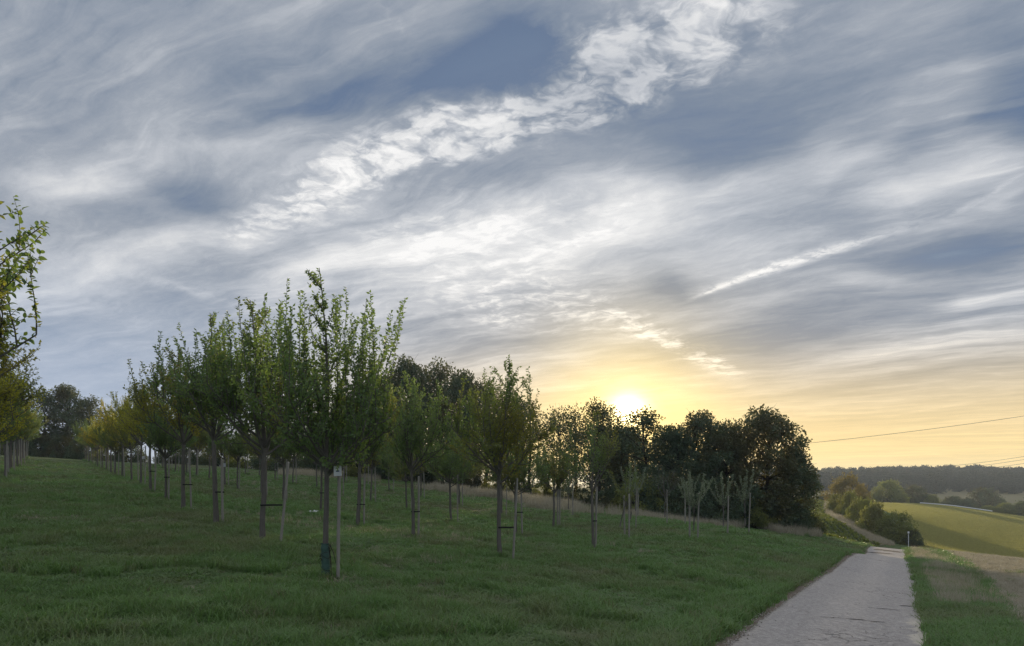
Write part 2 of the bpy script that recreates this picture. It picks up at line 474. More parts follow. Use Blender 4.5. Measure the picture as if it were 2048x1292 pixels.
m_field, T, out = material("young_crop")
p = pos(T)
along = T.mapping(p, (0, 0, 0), math.radians(-62), (9, 1.0, 1))
n = T.noise(along, .5, 5, .6, dims='3D'); n2 = T.noise(p, .045, 4, .55, dims='3D'); n3 = T.noise(p, 2.5, 4, .7, dims='3D')
c = T.mix(n, (.21, .215, .085), (.30, .28, .12))
c = T.mix(T.rng(n2, .38, .66), c, (.185, .160, .070))
c = T.mix(T.m('MULTIPLY', n3, .5), c, (.075, .085, .025))
principled(T, out, c, .95, bump(T, n3, 1.0, .12), .1)

m_stub, T, out = material("straw_stubble")
p = pos(T)
n = T.noise(p, 1.1, 5, .62, dims='3D'); n3 = T.noise(p, 11, 4, .7, dims='3D')
c = T.mix(T.rng(n, .35, .62), (.34, .325, .25), (.52, .49, .40))
c = T.mix(T.rng(n3, .45, .7), c, (.10, .085, .055))
principled(T, out, c, .95, bump(T, n3, .9, .08), .1)

m_farf, T, out = material("dry_far_field")
p = pos(T)
n = T.noise(T.mapping(p, (0, 0, 0), math.radians(-12), (1.0, 5, 1)), .02, 4, .6, dims='3D')
principled(T, out, T.mix(n, (.17, .155, .075), (.25, .22, .13)), .95, None, .1)
for k_, (nm, mat) in enumerate((("ground", m_meadow), ("beet_field", m_beet), ("dirt_path", m_path), ("crop_field", m_field), ("stubble_field", m_stub), ("far_field", m_farf))):
    f = quads[zone == k_]
    used, inv_ = np.unique(f, return_inverse=True)
    o = link(nm, mesh_np(nm, gv[used], inv_.reshape(f.shape), [mat], smooth=True))
    o["kind"] = "structure"

# ------------------------------------------------------------------ road
ys = np.concatenate((np.arange(2.0, 20, .16), np.arange(20, 66.1, .5)))
us = np.linspace(0, 1, 25)
YY, UU = np.meshgrid(ys, us, indexing='ij')
wl = vnoise(YY, YY * 0, .55, 5) * .04 + vnoise(YY, YY * 0, .17, 6) * .025
wr = vnoise(YY, YY * 0, .9, 7) * .05 + vnoise(YY, YY * 0, .25, 8) * .02
XX = (edge_l(YY) + wl) * (1 - UU) + (edge_r(YY) + wr) * UU
ZZ = zf(XX, YY) + .012 + .022 * np.sin(UU * math.pi) + vnoise(XX, YY, 1.1, 9) * .006
rv = np.stack((XX, YY, ZZ), -1)
rim = rv[:, [0, -1]] - np.array((0, 0, .14))
rv = np.concatenate((rim[:, :1], rv, rim[:, 1:]), 1)
nR, nC = rv.shape[:2]
i_, j_ = np.meshgrid(np.arange(nR - 1), np.arange(nC - 1), indexing='ij')
rq = np.stack((i_ * nC + j_, i_ * nC + j_ + 1, (i_ + 1) * nC + j_ + 1, (i_ + 1) * nC + j_), -1).reshape(-1, 4)
m_road, T, out = material("worn_asphalt")
p = pos(T)
n = T.noise(p, .55, 5, .6, dims='3D'); ng = T.noise(p, 60, 3, .7, dims='3D'); nm_ = T.noise(p, 6, 5, .65, dims='3D')
ac = T.new('ShaderNodeAttribute', attribute_name='across').outputs['Fac']
wob = T.m('MULTIPLY_ADD', T.m('SUBTRACT', T.noise(p, .5, 3, .5, dims='3D'), .5), .25, ac)
mid = T.m('MULTIPLY', T.rng(T.m('ABSOLUTE', T.m('SUBTRACT', wob, .47)), .24, .05), .8)
c = T.mix(n, (.34, .315, .305), (.47, .43, .41))
c = T.mix(mid, c, T.mix(n, (.46, .415, .39), (.60, .54, .49)))
edge_ = T.rng(T.m('ABSOLUTE', T.m('SUBTRACT', wob, .5)), .40, .52)
c = T.mix(T.m('MULTIPLY', edge_, .6), c, (.50, .44, .38))
gr2 = T.noise(T.v('MULTIPLY', p, (1, .55, 1)), 13, 5, .75, dims='3D')
c = T.mix(T.rng(gr2, .40, .66), T.mix(.45, c, (.12, .115, .11)), T.mix(.15, c, (.75, .72, .70)))
c = T.mix(T.rng(T.noise(p, 26, 2, .6, dims='3D'), .66, .74), c, (.78, .76, .74))
c = T.mix(T.rng(ng, .30, .62), T.mix(.6, c, (.10, .095, .10)), c)
c = T.mix(T.m('MULTIPLY', T.rng(nm_, .55, .72), .35), c, (.36, .33, .30))
sx_ = T.new('ShaderNodeSeparateXYZ'); T.put(sx_.inputs[0], p)
bare = T.m('ADD', ac, T.m('MULTIPLY', T.m('SUBTRACT', T.noise(p, 1.1, 4, .6, dims='3D'), .5), .34))
bare = T.m('MULTIPLY', T.rng(bare, .86, .90), T.rng(sx_.outputs[1], 14.6, 13.0))
c = T.mix(T.m('MULTIPLY', bare, .75), c, T.mix(gr2, (.42, .37, .30), (.72, .66, .56)))
def cracks(scale, width, seed):
    d = T.new('ShaderNodeTexVoronoi', feature='DISTANCE_TO_EDGE')
    d.inputs['Scale'].default_value = scale
    wv = T.noise(p, scale * 2.2, 4, .6, color=True, dims='3D')
    T.put(d.inputs['Vector'], T.v('ADD', T.v('MULTIPLY', p, (1, .8, 1)), T.v('SCALE', T.v('ADD', wv, (seed, 0, 0)), s=.55 / scale)))
    return T.rng(d.outputs[0], width, 0.0)
keep = T.rng(T.noise(p, .38, 3, .5, dims='3D'), .47, .62)
cr = T.m('MULTIPLY', T.m('MAXIMUM', cracks(.55, .012, 3), T.m('MULTIPLY', cracks(2.6, .035, 9), T.rng(T.noise(p, .7, 2, dims='3D'), .50, .62))), keep)
c = T.mix(T.m('MULTIPLY', cr, .85), c, (.04, .038, .035))
sepx = T.new('ShaderNodeSeparateXYZ'); T.put(sepx.inputs[0], p)
h = T.m('SUBTRACT', T.m('MULTIPLY_ADD', ng, .3, T.m('MULTIPLY', gr2, .8)), T.m('MULTIPLY', cr, 1.0))
principled(T, out, c, .58, bump(T, h, .5, .02), .5)
road_me = mesh_np("road", rv.reshape(-1, 3), rq, [m_road], smooth=True)
at_ = road_me.attributes.new("across", 'FLOAT', 'POINT')
at_.data.foreach_set("value", np.tile(np.concatenate(([0], us, [1])), nR).astype(np.float32))
road = link("road", road_me)
road["kind"] = "structure"

def sheet(name, poly_px=None, center=None, size=None, mat=None, lift=.006, seed=0, parent=None, n=26, rows=5):
    """a thin uneven patch lying on the road"""
    cx_, cy_ = center; sx_, sy_ = size
    vs = [(cx_, cy_)]
    for r_ in range(1, rows + 1):
        for k in range(n):
            a = 2 * math.pi * k / n
            w = 1 + .30 * float(vnoise(math.cos(a) * 1.1, math.sin(a) * 1.1, .55, seed)) + .14 * float(vnoise(math.cos(a), math.sin(a), .2, seed + 1))
            vs.append((cx_ + math.cos(a) * sx_ * w * r_ / rows, cy_ + math.sin(a) * sy_ * w * r_ / rows))
    vs = np.array(vs)
    u = np.clip((vs[:, 0] - edge_l(vs[:, 1])) / (edge_r(vs[:, 1]) - edge_l(vs[:, 1])), 0, 1)
    z = zf(vs[:, 0], vs[:, 1]) + .012 + .022 * np.sin(u * math.pi) + vnoise(vs[:, 0], vs[:, 1], 1.1, 9) * .006 + lift
    V = np.column_stack((vs, z))
    tri = [(0, 1 + k, 1 + (k + 1) % n) for k in range(n)]
    qd = [(1 + (r_ - 1) * n + k, 1 + r_ * n + k, 1 + r_ * n + (k + 1) % n, 1 + (r_ - 1) * n + (k + 1) % n) for r_ in range(1, rows) for k in range(n)]
    o = link(name, mesh_np(name, V, [np.array(tri), np.array(qd)], [mat]), parent)
    return o
m_patch, T, out = material("dark_repair")
p = pos(T); n = T.noise(p, 7, 5, .6, dims='3D')
principled(T, out, T.mix(n, (.035, .032, .03), (.075, .068, .062)), .8, bump(T, n, .5, .02), .4)
for (px, py, sx, sy, sd) in ((1772, 1102, .75, 1.3, 21), (1762, 1107.5, .8, .6, 23)):
    X, Y = hit(px, py)
    sheet("patch", center=(X, Y), size=(sx, sy), mat=m_patch, seed=sd, parent=road)
# tar seams across the road
def seam(p0, p1, w, seed):
    (x0, y0), (x1, y1) = hit(*p0), hit(*p1)
    tt = np.linspace(0, 1, 30)
    x = x0 + (x1 - x0) * tt; y = y0 + (y1 - y0) * tt + vnoise(tt * 5, tt * 0, 1, seed) * .06
    ww = w * (0.55 + .45 * np.sin(tt * math.pi)) * (1 + .5 * vnoise(tt * 14, tt * 0, 1, seed + 1))
    def zz_(x, y):
        u = np.clip((x - edge_l(y)) / (edge_r(y) - edge_l(y)), 0, 1)
        return zf(x, y) + .012 + .022 * np.sin(u * math.pi) + vnoise(x, y, 1.1, 9) * .006 + .007
    V = np.concatenate((np.column_stack((x, y - ww, zz_(x, y - ww))), np.column_stack((x, y + ww, zz_(x, y + ww)))))
    k = np.arange(29)
    link("seam", mesh_np("seam", V, np.column_stack((k, k + 1, k + 31, k + 30)), [m_patch]), road)
seam((1690, 1241), (1772, 1249), .045, 31); seam((1735, 1218), (1800, 1223), .03, 33); seam((1640, 1238), (1690, 1241), .02, 35); seam((1800, 1214), (1842, 1216), .05, 37)

# bare earth and gravel along the road's left edge
ye = np.concatenate((np.arange(2.0, 20, .12), np.arange(20, 64, .5)))
vv = np.linspace(0, 1, 6)
YE, VE = np.meshgrid(ye, vv, indexing='ij')
wid = .30 + .13 * vnoise(YE, YE * 0, 1.3, 41) + .08 * vnoise(YE, YE * 0, .35, 42)
XE = edge_l(YE) + .07 - (wid + .07) * VE
ZE = zf(XE, YE) + bumps(XE, YE) * VE + .010 - .004 * VE + .012 * (VE < .99) + .012 * vnoise(XE, YE, .12, 43)
ZE[:, 0] -= .03; ZE[:, -1] -= .03
m_edge, T, out = material("roadside_earth")
p = pos(T); n = T.noise(p, 4, 6, .65, dims='3D'); ng = T.noise(p, 45, 3, .7, dims='3D')
c = T.mix(n, (.10, .08, .06), (.26, .22, .18)); c = T.mix(T.rng(ng, .6, .72), c, (.42, .39, .36))
principled(T, out, c, .95, bump(T, T.m('ADD', n, ng), .9, .03), .2)
nR, nC = YE.shape
i_, j_ = np.meshgrid(np.arange(nR - 1), np.arange(nC - 1), indexing='ij')
eq = np.stack((i_ * nC + j_, (i_ + 1) * nC + j_, (i_ + 1) * nC + j_ + 1, i_ * nC + j_ + 1), -1).reshape(-1, 4)
o = link("road_shoulder_ground", mesh_np("road_shoulder", np.stack((XE, YE, ZE), -1).reshape(-1, 3), eq, [m_edge], smooth=True))
o["kind"] = "structure"

# ------------------------------------------------------------------ plant materials
def leaf_material(name, a, b, trans, tfac=.45, yellow=None, gloss=.35):
    m, T, out = material(name)
    p = pos(T)
    rnd = T.new('ShaderNodeObjectInfo').outputs['Random']
    n = T.noise(p, 3.2, 3, .6, dims='3D'); nb = T.noise(p, .35, 2, .5, dims='3D')
    k = T.rng(n, .3, .7)
    c = T.mix(k, a, b)
    tc = T.mix(k, trans, tuple(x * 1.25 for x in trans))
    if yellow:
        y = T.m('MULTIPLY', T.rng(T.m('MULTIPLY_ADD', rnd, .25, nb), .58, .86), .7)
        c = T.mix(y, c, yellow); tc = T.mix(y, tc, tuple(x * 1.5 for x in yellow))
    pr = T.new('ShaderNodeBsdfPrincipled')
    T.put(pr.inputs['Base Color'], c); pr.inputs['Roughness'].default_value = .55
    pr.inputs['Specular IOR Level'].default_value = gloss
    tr = T.new('ShaderNodeBsdfTranslucent'); T.put(tr.inputs[0], tc)
    mx = T.new('ShaderNodeMixShader'); mx.inputs[0].default_value = tfac
    T.t.links.new(pr.outputs[0], mx.inputs[1]); T.t.links.new(tr.outputs[0], mx.inputs[2])
    T.t.links.new(mx.outputs[0], out.inputs[0])
    return m

def bark_material(name, a, b, scale=9):
    m, T, out = material(name)
    tc = T.new('ShaderNodeTexCoord').outputs['Object']
    v = T.v('MULTIPLY', tc, (1, 1, .22))
    n = T.noise(v, scale * 3, 6, .65, dims='3D'); n2 = T.noise(tc, scale * .5, 3, .5, dims='3D')
    c = T.mix(n, a, b); c = T.mix(T.m('MULTIPLY', T.rng(n2, .55, .7), .45), c, (.16, .17, .13))
    principled(T, out, c, .9, bump(T, n, .8, .01), .15)
    return m

M_APPLE = leaf_material("apple_leaf", (.095, .165, .080), (.155, .235, .105), (.22, .32, .060), .42, (.24, .20, .028))
M_APPLE_Y = leaf_material("yellowing_apple_leaf", (.24, .27, .045), (.36, .35, .06), (.50, .48, .05), .48, (.44, .34, .04))
M_APPLE_M = leaf_material("turning_apple_leaf", (.11, .155, .055), (.18, .21, .07), (.34, .36, .05), .45, (.32, .27, .04))
M_YOUNG = leaf_material("young_leaf", (.19, .235, .165), (.29, .33, .24), (.26, .32, .15), .35)
M_WOOD = leaf_material("oak_leaf", (.070, .128, .085), (.12, .18, .11), (.11, .11, .018), .36, (.11, .09, .03))
M_BUSH = leaf_material("bush_leaf", (.10, .135, .05), (.17, .195, .07), (.30, .33, .07), .40, (.15, .14, .04))
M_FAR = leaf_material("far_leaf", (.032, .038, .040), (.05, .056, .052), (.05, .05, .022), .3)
M_AUTUMN = leaf_material("autumn_leaf", (.14, .125, .045), (.22, .18, .065), (.27, .22, .06), .42)
M_BARK = bark_material("apple_bark", (.075, .070, .062), (.20, .185, .165))
M_OAKBARK = bark_material("oak_bark", (.030, .026, .022), (.085, .072, .058), 4)
M_STAKE = bark_material("weathered_stake", (.19, .18, .158), (.37, .35, .31), 6)

# ------------------------------------------------------------------ plant builders
def unit(v):
    return v / (np.linalg.norm(v) + 1e-9)

class Wood:
    def __init__(self):
        self.v, self.f, self.n = [], [], 0
    def tube(self, pts, radii, sides=5):
        pts = np.asarray(pts, float); k = len(pts)
        tang = np.gradient(pts, axis=0); tang /= np.linalg.norm(tang, axis=1)[:, None] + 1e-9
        ref = np.array((1.0, 0, 0)) if abs(tang[0][2]) > .8 else np.array((0, 0, 1.0))
        a = np.cross(tang, ref); a /= np.linalg.norm(a, axis=1)[:, None] + 1e-9
        b = np.cross(tang, a)
        th = np.arange(sides) * 2 * math.pi / sides
        ring = a[:, None] * np.cos(th)[None, :, None] + b[:, None] * np.sin(th)[None, :, None]
        V = (pts[:, None] + ring * np.asarray(radii)[:, None, None]).reshape(-1, 3)
        i, j = np.meshgrid(np.arange(k - 1), np.arange(sides), indexing='ij'); j2 = (j + 1) % sides
        self.f.append(np.stack((i * sides + j, i * sides + j2, (i + 1) * sides + j2, (i + 1) * sides + j), -1).reshape(-1, 4) + self.n)
        self.v.append(V); self.n += len(V)
    def cap_box(self, V, F):
        self.v.append(np.asarray(V, float)); self.f.append(np.asarray(F) + self.n); self.n += len(V)
    def mesh(self, name, mat):
        return mesh_np(name, np.concatenate(self.v), np.concatenate(self.f), [mat], smooth=True)

def curve_pts(p, d, L, n, r, up=.0, wob=.12):
    """a branch that bends: starts at p along d, length L"""
    pts = [np.array(p, float)]; d = unit(np.array(d, float))
    for _ in range(n):
        d = unit(d + np.array((0, 0, up)) + r.normal(0, wob, 3))
        pts.append(pts[-1] + d * L / n)
    return np.array(pts)

def leaves_mesh(name, P_, D_, S_, mat, r, width=.52, fold=.35):
    """one folded leaf (two triangles) at each point: P position, D direction, S length"""
    P_, D_, S_ = np.asarray(P_, float), np.asarray(D_, float), np.asarray(S_, float)
    D_ = D_ / (np.linalg.norm(D_, axis=1)[:, None] + 1e-9)
    n = len(P_)
    x = np.cross(D_, r.normal(0, 1, (n, 3))); x /= np.linalg.norm(x, axis=1)[:, None] + 1e-9
    z = np.cross(x, D_)
    L = S_[:, None]
    mid = P_ + D_ * L * .45
    V = np.stack((P_, mid + x * L * width / 2 + z * L * fold * .3, P_ + D_ * L - z * L * .12, mid - x * L * width / 2 + z * L * fold * .3), 1).reshape(-1, 3)
    b = np.arange(n)[:, None] * 4
    F = np.concatenate((b + np.array((0, 1, 2)), b + np.array((0, 2, 3))), 0)
    return mesh_np(name, V, F, [mat])

def along(pts, step, r, start=.15):
    """leaf seats along a branch: positions and outward directions"""
    seg = np.diff(pts, axis=0); ln = np.linalg.norm(seg, axis=1); cum = np.concatenate(([0], np.cumsum(ln)))
    s = np.arange(cum[-1] * start, cum[-1], step)
    s = s + r.uniform(-step * .4, step * .4, len(s)); s = np.clip(s, 0, cum[-1] - 1e-4)
    k = np.clip(np.searchsorted(cum, s, side='right') - 1, 0, len(seg) - 1)
    p = pts[k] + seg[k] * ((s - cum[k]) / ln[k])[:, None]
    d = seg[k] / ln[k][:, None]
    o = np.cross(d, r.normal(0, 1, d.shape)); o /= np.linalg.norm(o, axis=1)[:, None] + 1e-9
    return p, unit_rows(d * r.uniform(.2, .9, (len(s), 1)) + o + np.array((0, 0, -.15)))
def unit_rows(a):
    return a / (np.linalg.norm(a, axis=1)[:, None] + 1e-9)

def apple(seed, H=5.4, spread=1.55, bole=1.95, limbs=9, subs=8, step=.037, leaf=(.058, .095), rad=.056, shoots=3, lean=(0, 0), dens=1.0, bushy=1.0):
    """an orchard tree: straight bole, a vase of limbs, upright leafy shoots on top.
    returns (trunk mesh parts, leaf arrays)"""
    r = np.random.RandomState(seed)
    trunk, br = Wood(), Wood()
    z = np.linspace(-.15, bole + .25, 9)
    bend = np.cumsum(r.normal(0, .012, (9, 2)), axis=0)
    tp = np.column_stack((bend[:, 0] + lean[0] * z / 2, bend[:, 1] + lean[1] * z / 2, z))
    trunk.tube(tp, rad * np.interp(z, (-.15, .1, .5, 2.2), (1.5, 1.2, 1.05, .82)), 9)
    top = tp[-1]
    P_, D_, S_ = [], [], []
    def leafy(pts, st, start=.1, sc=1.0):
        p, d = along(pts, st / dens, r, start)
        P_.append(p); D_.append(d); S_.append(r.uniform(*leaf, len(p)) * sc)
    def twig(p, d, L, up=.10):
        pts = curve_pts(p, d, L, 4, r, up, .12)
        br.tube(pts, np.linspace(.006, .002, 5), 3)
        leafy(pts, step * .9)
    def sub(p, d, L, up=.14):
        pts = curve_pts(p, d, L, 5, r, up, .13)
        br.tube(pts, np.linspace(.012, .004, 6), 4)
        leafy(pts, step)
        for _ in range(int(r.randint(3, 6) * bushy)):
            k = r.randint(1, 5)
            dd = unit(pts[k + 1] - pts[k]) + r.normal(0, .55, 3) + np.array((0, 0, .12))
            twig(pts[k], dd, L * r.uniform(.28, .55))
    # leader
    lead = curve_pts(top, (r.normal(0, .06), r.normal(0, .06), 1), H - bole - .25, 9, r, .06, .05)
    br.tube(lead, np.linspace(rad * .8, .006, 10), 6)
    leafy(lead[4:], step * .7, .0)
    for k in range(1, 9):
        for _ in range(3):
            a = r.uniform(0, 6.28); e = r.uniform(.3, .9)
            sub(lead[k], (math.cos(a) * math.cos(e), math.sin(a) * math.cos(e), math.sin(e)), r.uniform(.6, 1.25) * (1 - k * .07))
    a0 = r.uniform(0, 6.28)
    for i in range(limbs):
        a = a0 + i * 2.4 + r.uniform(-.35, .35)
        e = r.uniform(.25, 1.05)
        hz = bole + r.uniform(-.12, .28)
        base = np.array((*np.array([np.interp(hz, tp[:, 2], tp[:, q_]) for q_ in (0, 1)]), hz))
        L = spread * r.uniform(1.05, 1.5)
        pts = curve_pts(base, (math.cos(a) * math.cos(e), math.sin(a) * math.cos(e), math.sin(e)), L, 8, r, .080, .06)
        br.tube(pts, np.linspace(rad * .52, .010, 9), 6)
        for j in range(subs):
            k = r.randint(2, 8)
            t_ = unit(pts[min(k + 1, 8)] - pts[k])
            o = unit(np.cross(t_, r.normal(0, 1, 3)))
            sub(pts[k], t_ * .6 + o * .8 + np.array((0, 0, .15)), L * r.uniform(.3, .55))
        leafy(pts[4:], step * .9, 0)
        # upright shoots
        for j in range(shoots):
            k = r.randint(2, 9)
            h_ = (H - pts[k][2]) * r.uniform(.35, .93)
            if h_ > .4:
                sh = curve_pts(pts[k], (r.normal(0, .16) + .1 * math.cos(a), r.normal(0, .16) + .1 * math.sin(a), 1), h_, 7, r, .05, .05)
                br.tube(sh, np.linspace(.011, .003, 8), 4)
                leafy(sh, step * .55, .05)
                for _ in range(int(4 * bushy)):
                    q_ = r.randint(1, 6)
                    twig(sh[q_], r.normal(0, .5, 3) + np.array((0, 0, .7)), r.uniform(.2, .45))
    return trunk, br, (np.concatenate(P_), np.concatenate(D_), np.concatenate(S_)), r

def woodland(seed, H=12.0, W_=4.5, low=1.5, clumps=34, per=230, size=(.20, .34), rad=.22, open_=1.0):
    r = np.random.RandomState(seed)
    trunk, br = Wood(), Wood()
    z = np.linspace(-.4, H * .78, 10)
    b = np.cumsum(r.normal(0, .10, (10, 2)), axis=0)
    tp = np.column_stack((b[:, 0] - b[0, 0], b[:, 1] - b[0, 1], z))
    trunk.tube(tp, rad * np.linspace(1.35, .22, 10) * np.where(z < .2, 1.25, 1), 8)
    P_, D_, S_ = [], [], []
    for i in range(clumps):
        u = (i + r.uniform(0, 1)) / clumps
        zc = low + (H - low) * (u ** .82)
        prof = math.sin(min(1.0, (zc - low * .3) / (H - low * .3)) ** .8 * math.pi) ** .55 if zc < H * .97 else .15
        a = i * 2.399 + r.uniform(-.5, .5)
        rr = W_ * prof * math.sqrt(r.uniform(.12, 1.0))
        c = np.array((math.cos(a) * rr, math.sin(a) * rr, zc - .25))
        cr = r.uniform(.75, 1.35) * H / 12
        n = int(per * (cr / 1.05) ** 2 * r.uniform(.75, 1.2))
        g = unit_rows(r.normal(0, 1, (n, 3))) * (r.uniform(0, 1, (n, 1)) ** .42) * cr * np.array((1.15, 1.15, .82)) * open_
        g += .28 * cr * np.sin(g[:, [1, 2, 0]] * 3.1 / cr + r.uniform(0, 6, 3))
        P_.append(c + g); D_.append(unit_rows(g + r.normal(0, .8 * cr, (n, 3)))); S_.append(r.uniform(*size, n))
        k = int(np.clip(np.searchsorted(tp[:, 2], zc * .72), 1, 9))
        s = tp[k]; mid = s * .5 + c * .5 + np.array((0, 0, .25)) + r.normal(0, .2, 3)
        tt = np.linspace(0, 1, 7)[:, None]
        pts = s * (1 - tt) ** 2 + 2 * mid * tt * (1 - tt) + c * tt ** 2
        br.tube(pts, np.linspace(rad * .32, .02, 7), 4)
        for _ in range(4):
            e = c + r.normal(0, cr * .6, 3)
            br.tube(curve_pts(pts[5], e - pts[5], np.linalg.norm(e - pts[5]), 3, r, 0, .1), (.03, .022, .015, .008), 3)
    return trunk, br, (np.concatenate(P_), np.concatenate(D_), np.concatenate(S_)), r

def bush(seed, H=3.0, W_=2.2, clumps=26, per=170, size=(.11, .2)):
    r = np.random.RandomState(seed)
    stems = Wood()
    P_, D_, S_ = [], [], []
    for i in range(clumps):
        a = i * 2.399 + r.uniform(-.4, .4)
        u = math.sqrt((i + .5) / clumps)
        rr = W_ * u * .85
        hmax = H * (1 - (u * .92) ** 2.6)
        for zc in ((hmax * r.uniform(.75, .95),) if u < .5 else (hmax * r.uniform(.65, .95), hmax * r.uniform(.15, .5))):
            c = np.array((math.cos(a) * rr, math.sin(a) * rr, max(zc, .15)))
            cr = r.uniform(.32, .55) * (H / 3.0) ** .7
            n = int(per * r.uniform(.7, 1.2))
            g = unit_rows(r.normal(0, 1, (n, 3))) * (r.uniform(0, 1, (n, 1)) ** .4) * cr * np.array((1.2, 1.2, .95))
            g += .25 * cr * np.sin(g[:, [1, 2, 0]] * 3.3 / cr + r.uniform(0, 6, 3))
            p = c + g; p[:, 2] = np.maximum(p[:, 2], .02)
            P_.append(p); D_.append(unit_rows(g + r.normal(0, cr * .8, (n, 3)) + np.array((0, 0, .2 * cr)))); S_.append(r.uniform(*size, n))
            stems.tube(curve_pts((c[0] * .12, c[1] * .12, -.1), c, np.linalg.norm(c), 4, r, .03, .05), np.linspace(.035, .012, 5), 3)
    # stray shoots above the outline
    for _ in range(14):
        a = r.uniform(0, 6.28); u = r.uniform(0, .8); h = H * (1 - (u * .92) ** 2.6)
        pts = curve_pts((math.cos(a) * W_ * u * .8, math.sin(a) * W_ * u * .8, h * .8), (math.cos(a) * .4, math.sin(a) * .4, 1), H * r.uniform(.2, .38), 4, r, .05, .08)
        stems.tube(pts, np.linspace(.012, .004, 5), 3)
        p, d = along(pts, .06, r, .1)
        P_.append(p); D_.append(d); S_.append(r.uniform(*size, len(p)))
    return None, stems, (np.concatenate(P_), np.concatenate(D_), np.concatenate(S_)), r

def sapling(seed, H=3.2, bole=1.5, shoots=7, spread=.55, step=.030, leaf=(.055, .09), bare=False, rad=.028, lean=0.0):
    r = np.random.RandomState(seed)
    trunk, br = Wood(), Wood()
    z = np.linspace(-.15, bole, 7)
    tp = np.column_stack((lean * (z / bole) ** 1.4 + r.normal(0, .008, 7), r.normal(0, .008, 7), z))
    trunk.tube(tp, np.linspace(rad * 1.3, rad * .8, 7), 7)
    P_, D_, S_ = [], [], []
    for i in range(shoots):
        a = i * 2.4 + r.uniform(-.3, .3)
        base = tp[-1] - np.array((0, 0, r.uniform(0, .25)))
        out_ = spread * r.uniform(.5, 1.1) if i else .05
        L = (H - bole) * r.uniform(.7, 1.0) if i else H - bole
        d = (math.cos(a) * out_ * 1.5, math.sin(a) * out_ * 1.5, .65 if i else 1)
        pts = curve_pts(base, d, L, 8, r, .15, .06)
        br.tube(pts, np.linspace(rad * .55, .004, 9), 5)
        if bare:
            for _ in range(9):
                k = r.randint(1, 8)
                br.tube(curve_pts(pts[k], unit(pts[k] - pts[k - 1]) + r.normal(0, .5, 3), r.uniform(.25, .6), 4, r, .05, .08), np.linspace(.006, .0025, 5), 3)
            p, d = along(pts, .3, r, .3)
        else:
            p, d = along(pts, step * .55, r, .12)
            for _ in range(2):
                k = r.randint(1, 7)
                tw = curve_pts(pts[k], unit(pts[k + 1] - pts[k]) + r.normal(0, .6, 3), r.uniform(.12, .25), 3, r, .08, .1)
                br.tube(tw, np.linspace(.005, .002, 4), 3)
                p2, d2 = along(tw, step * .6, r, .1)
                p = np.concatenate((p, p2)); d = np.concatenate((d, d2))
        P_.append(p); D_.append(d); S_.append(r.uniform(*leaf, len(p)))
    return trunk, br, (np.concatenate(P_), np.concatenate(D_), np.concatenate(S_)), r

def proto(res, leafmat, barkmat, width=.52):
    """the shared meshes of one kind of plant"""
    trunk, br, (P_, D_, S_), r = res
    return dict(trunk=trunk.mesh("trunk", barkmat) if trunk else None, branches=br.mesh("branches", barkmat),
                crown=leaves_mesh("crown", P_, D_, S_, leafmat, r, width))

def plant(name, pr, loc, rz, scale, label, cat, group=None, first="trunk"):
    e = bpy.data.objects.new(name, None)
    COL.objects.link(e)
    e.location = loc; e.rotation_euler = (0, 0, rz)
    e.scale = scale if isinstance(scale, (tuple, list)) else (scale,) * 3
    tag(e, label, cat, group)
    if pr["trunk"]:
        link("trunk", pr["trunk"], e)
    link("branches" if pr["trunk"] else "stems", pr["branches"], e)
    c = link("crown", pr["crown"], e)
    c["kind"] = "stuff"
    return e

ORD = ["first", "second", "third", "fourth", "fifth", "sixth", "seventh", "eighth", "ninth", "tenth", "eleventh", "twelfth", "thirteenth", "fourteenth",
       "fifteenth", "sixteenth", "seventeenth", "eighteenth", "nineteenth", "twentieth", "twenty-first", "twenty-second", "twenty-third", "twenty-fourth"]

# ------------------------------------------------------------------ the orchard
APPLES = [proto(apple(101, 5.0, 1.35, shoots=5), M_APPLE, M_BARK), proto(apple(102, 5.2, 1.25, shoots=6), M_APPLE, M_BARK), proto(apple(103, 4.8, 1.4, limbs=10, shoots=4), M_APPLE, M_BARK),
          proto(apple(104, 4.9, 1.3, shoots=5), M_APPLE, M_BARK), proto(apple(105, 4.5, 1.4, shoots=4), M_APPLE, M_BARK)]
YELLOW = [proto(apple(141, 4.7, 1.5), M_APPLE_Y, M_BARK), proto(apple(142, 4.8, 1.55, shoots=4), M_APPLE_M, M_BARK)]
THIN = proto(apple(111, 4.6, 1.15, limbs=6, subs=4, shoots=2, bushy=.5, rad=.05), M_APPLE, M_BARK)
TALL = proto(apple(121, 5.55, 1.3, limbs=11, subs=8, shoots=6, rad=.055), M_APPLE, M_BARK)

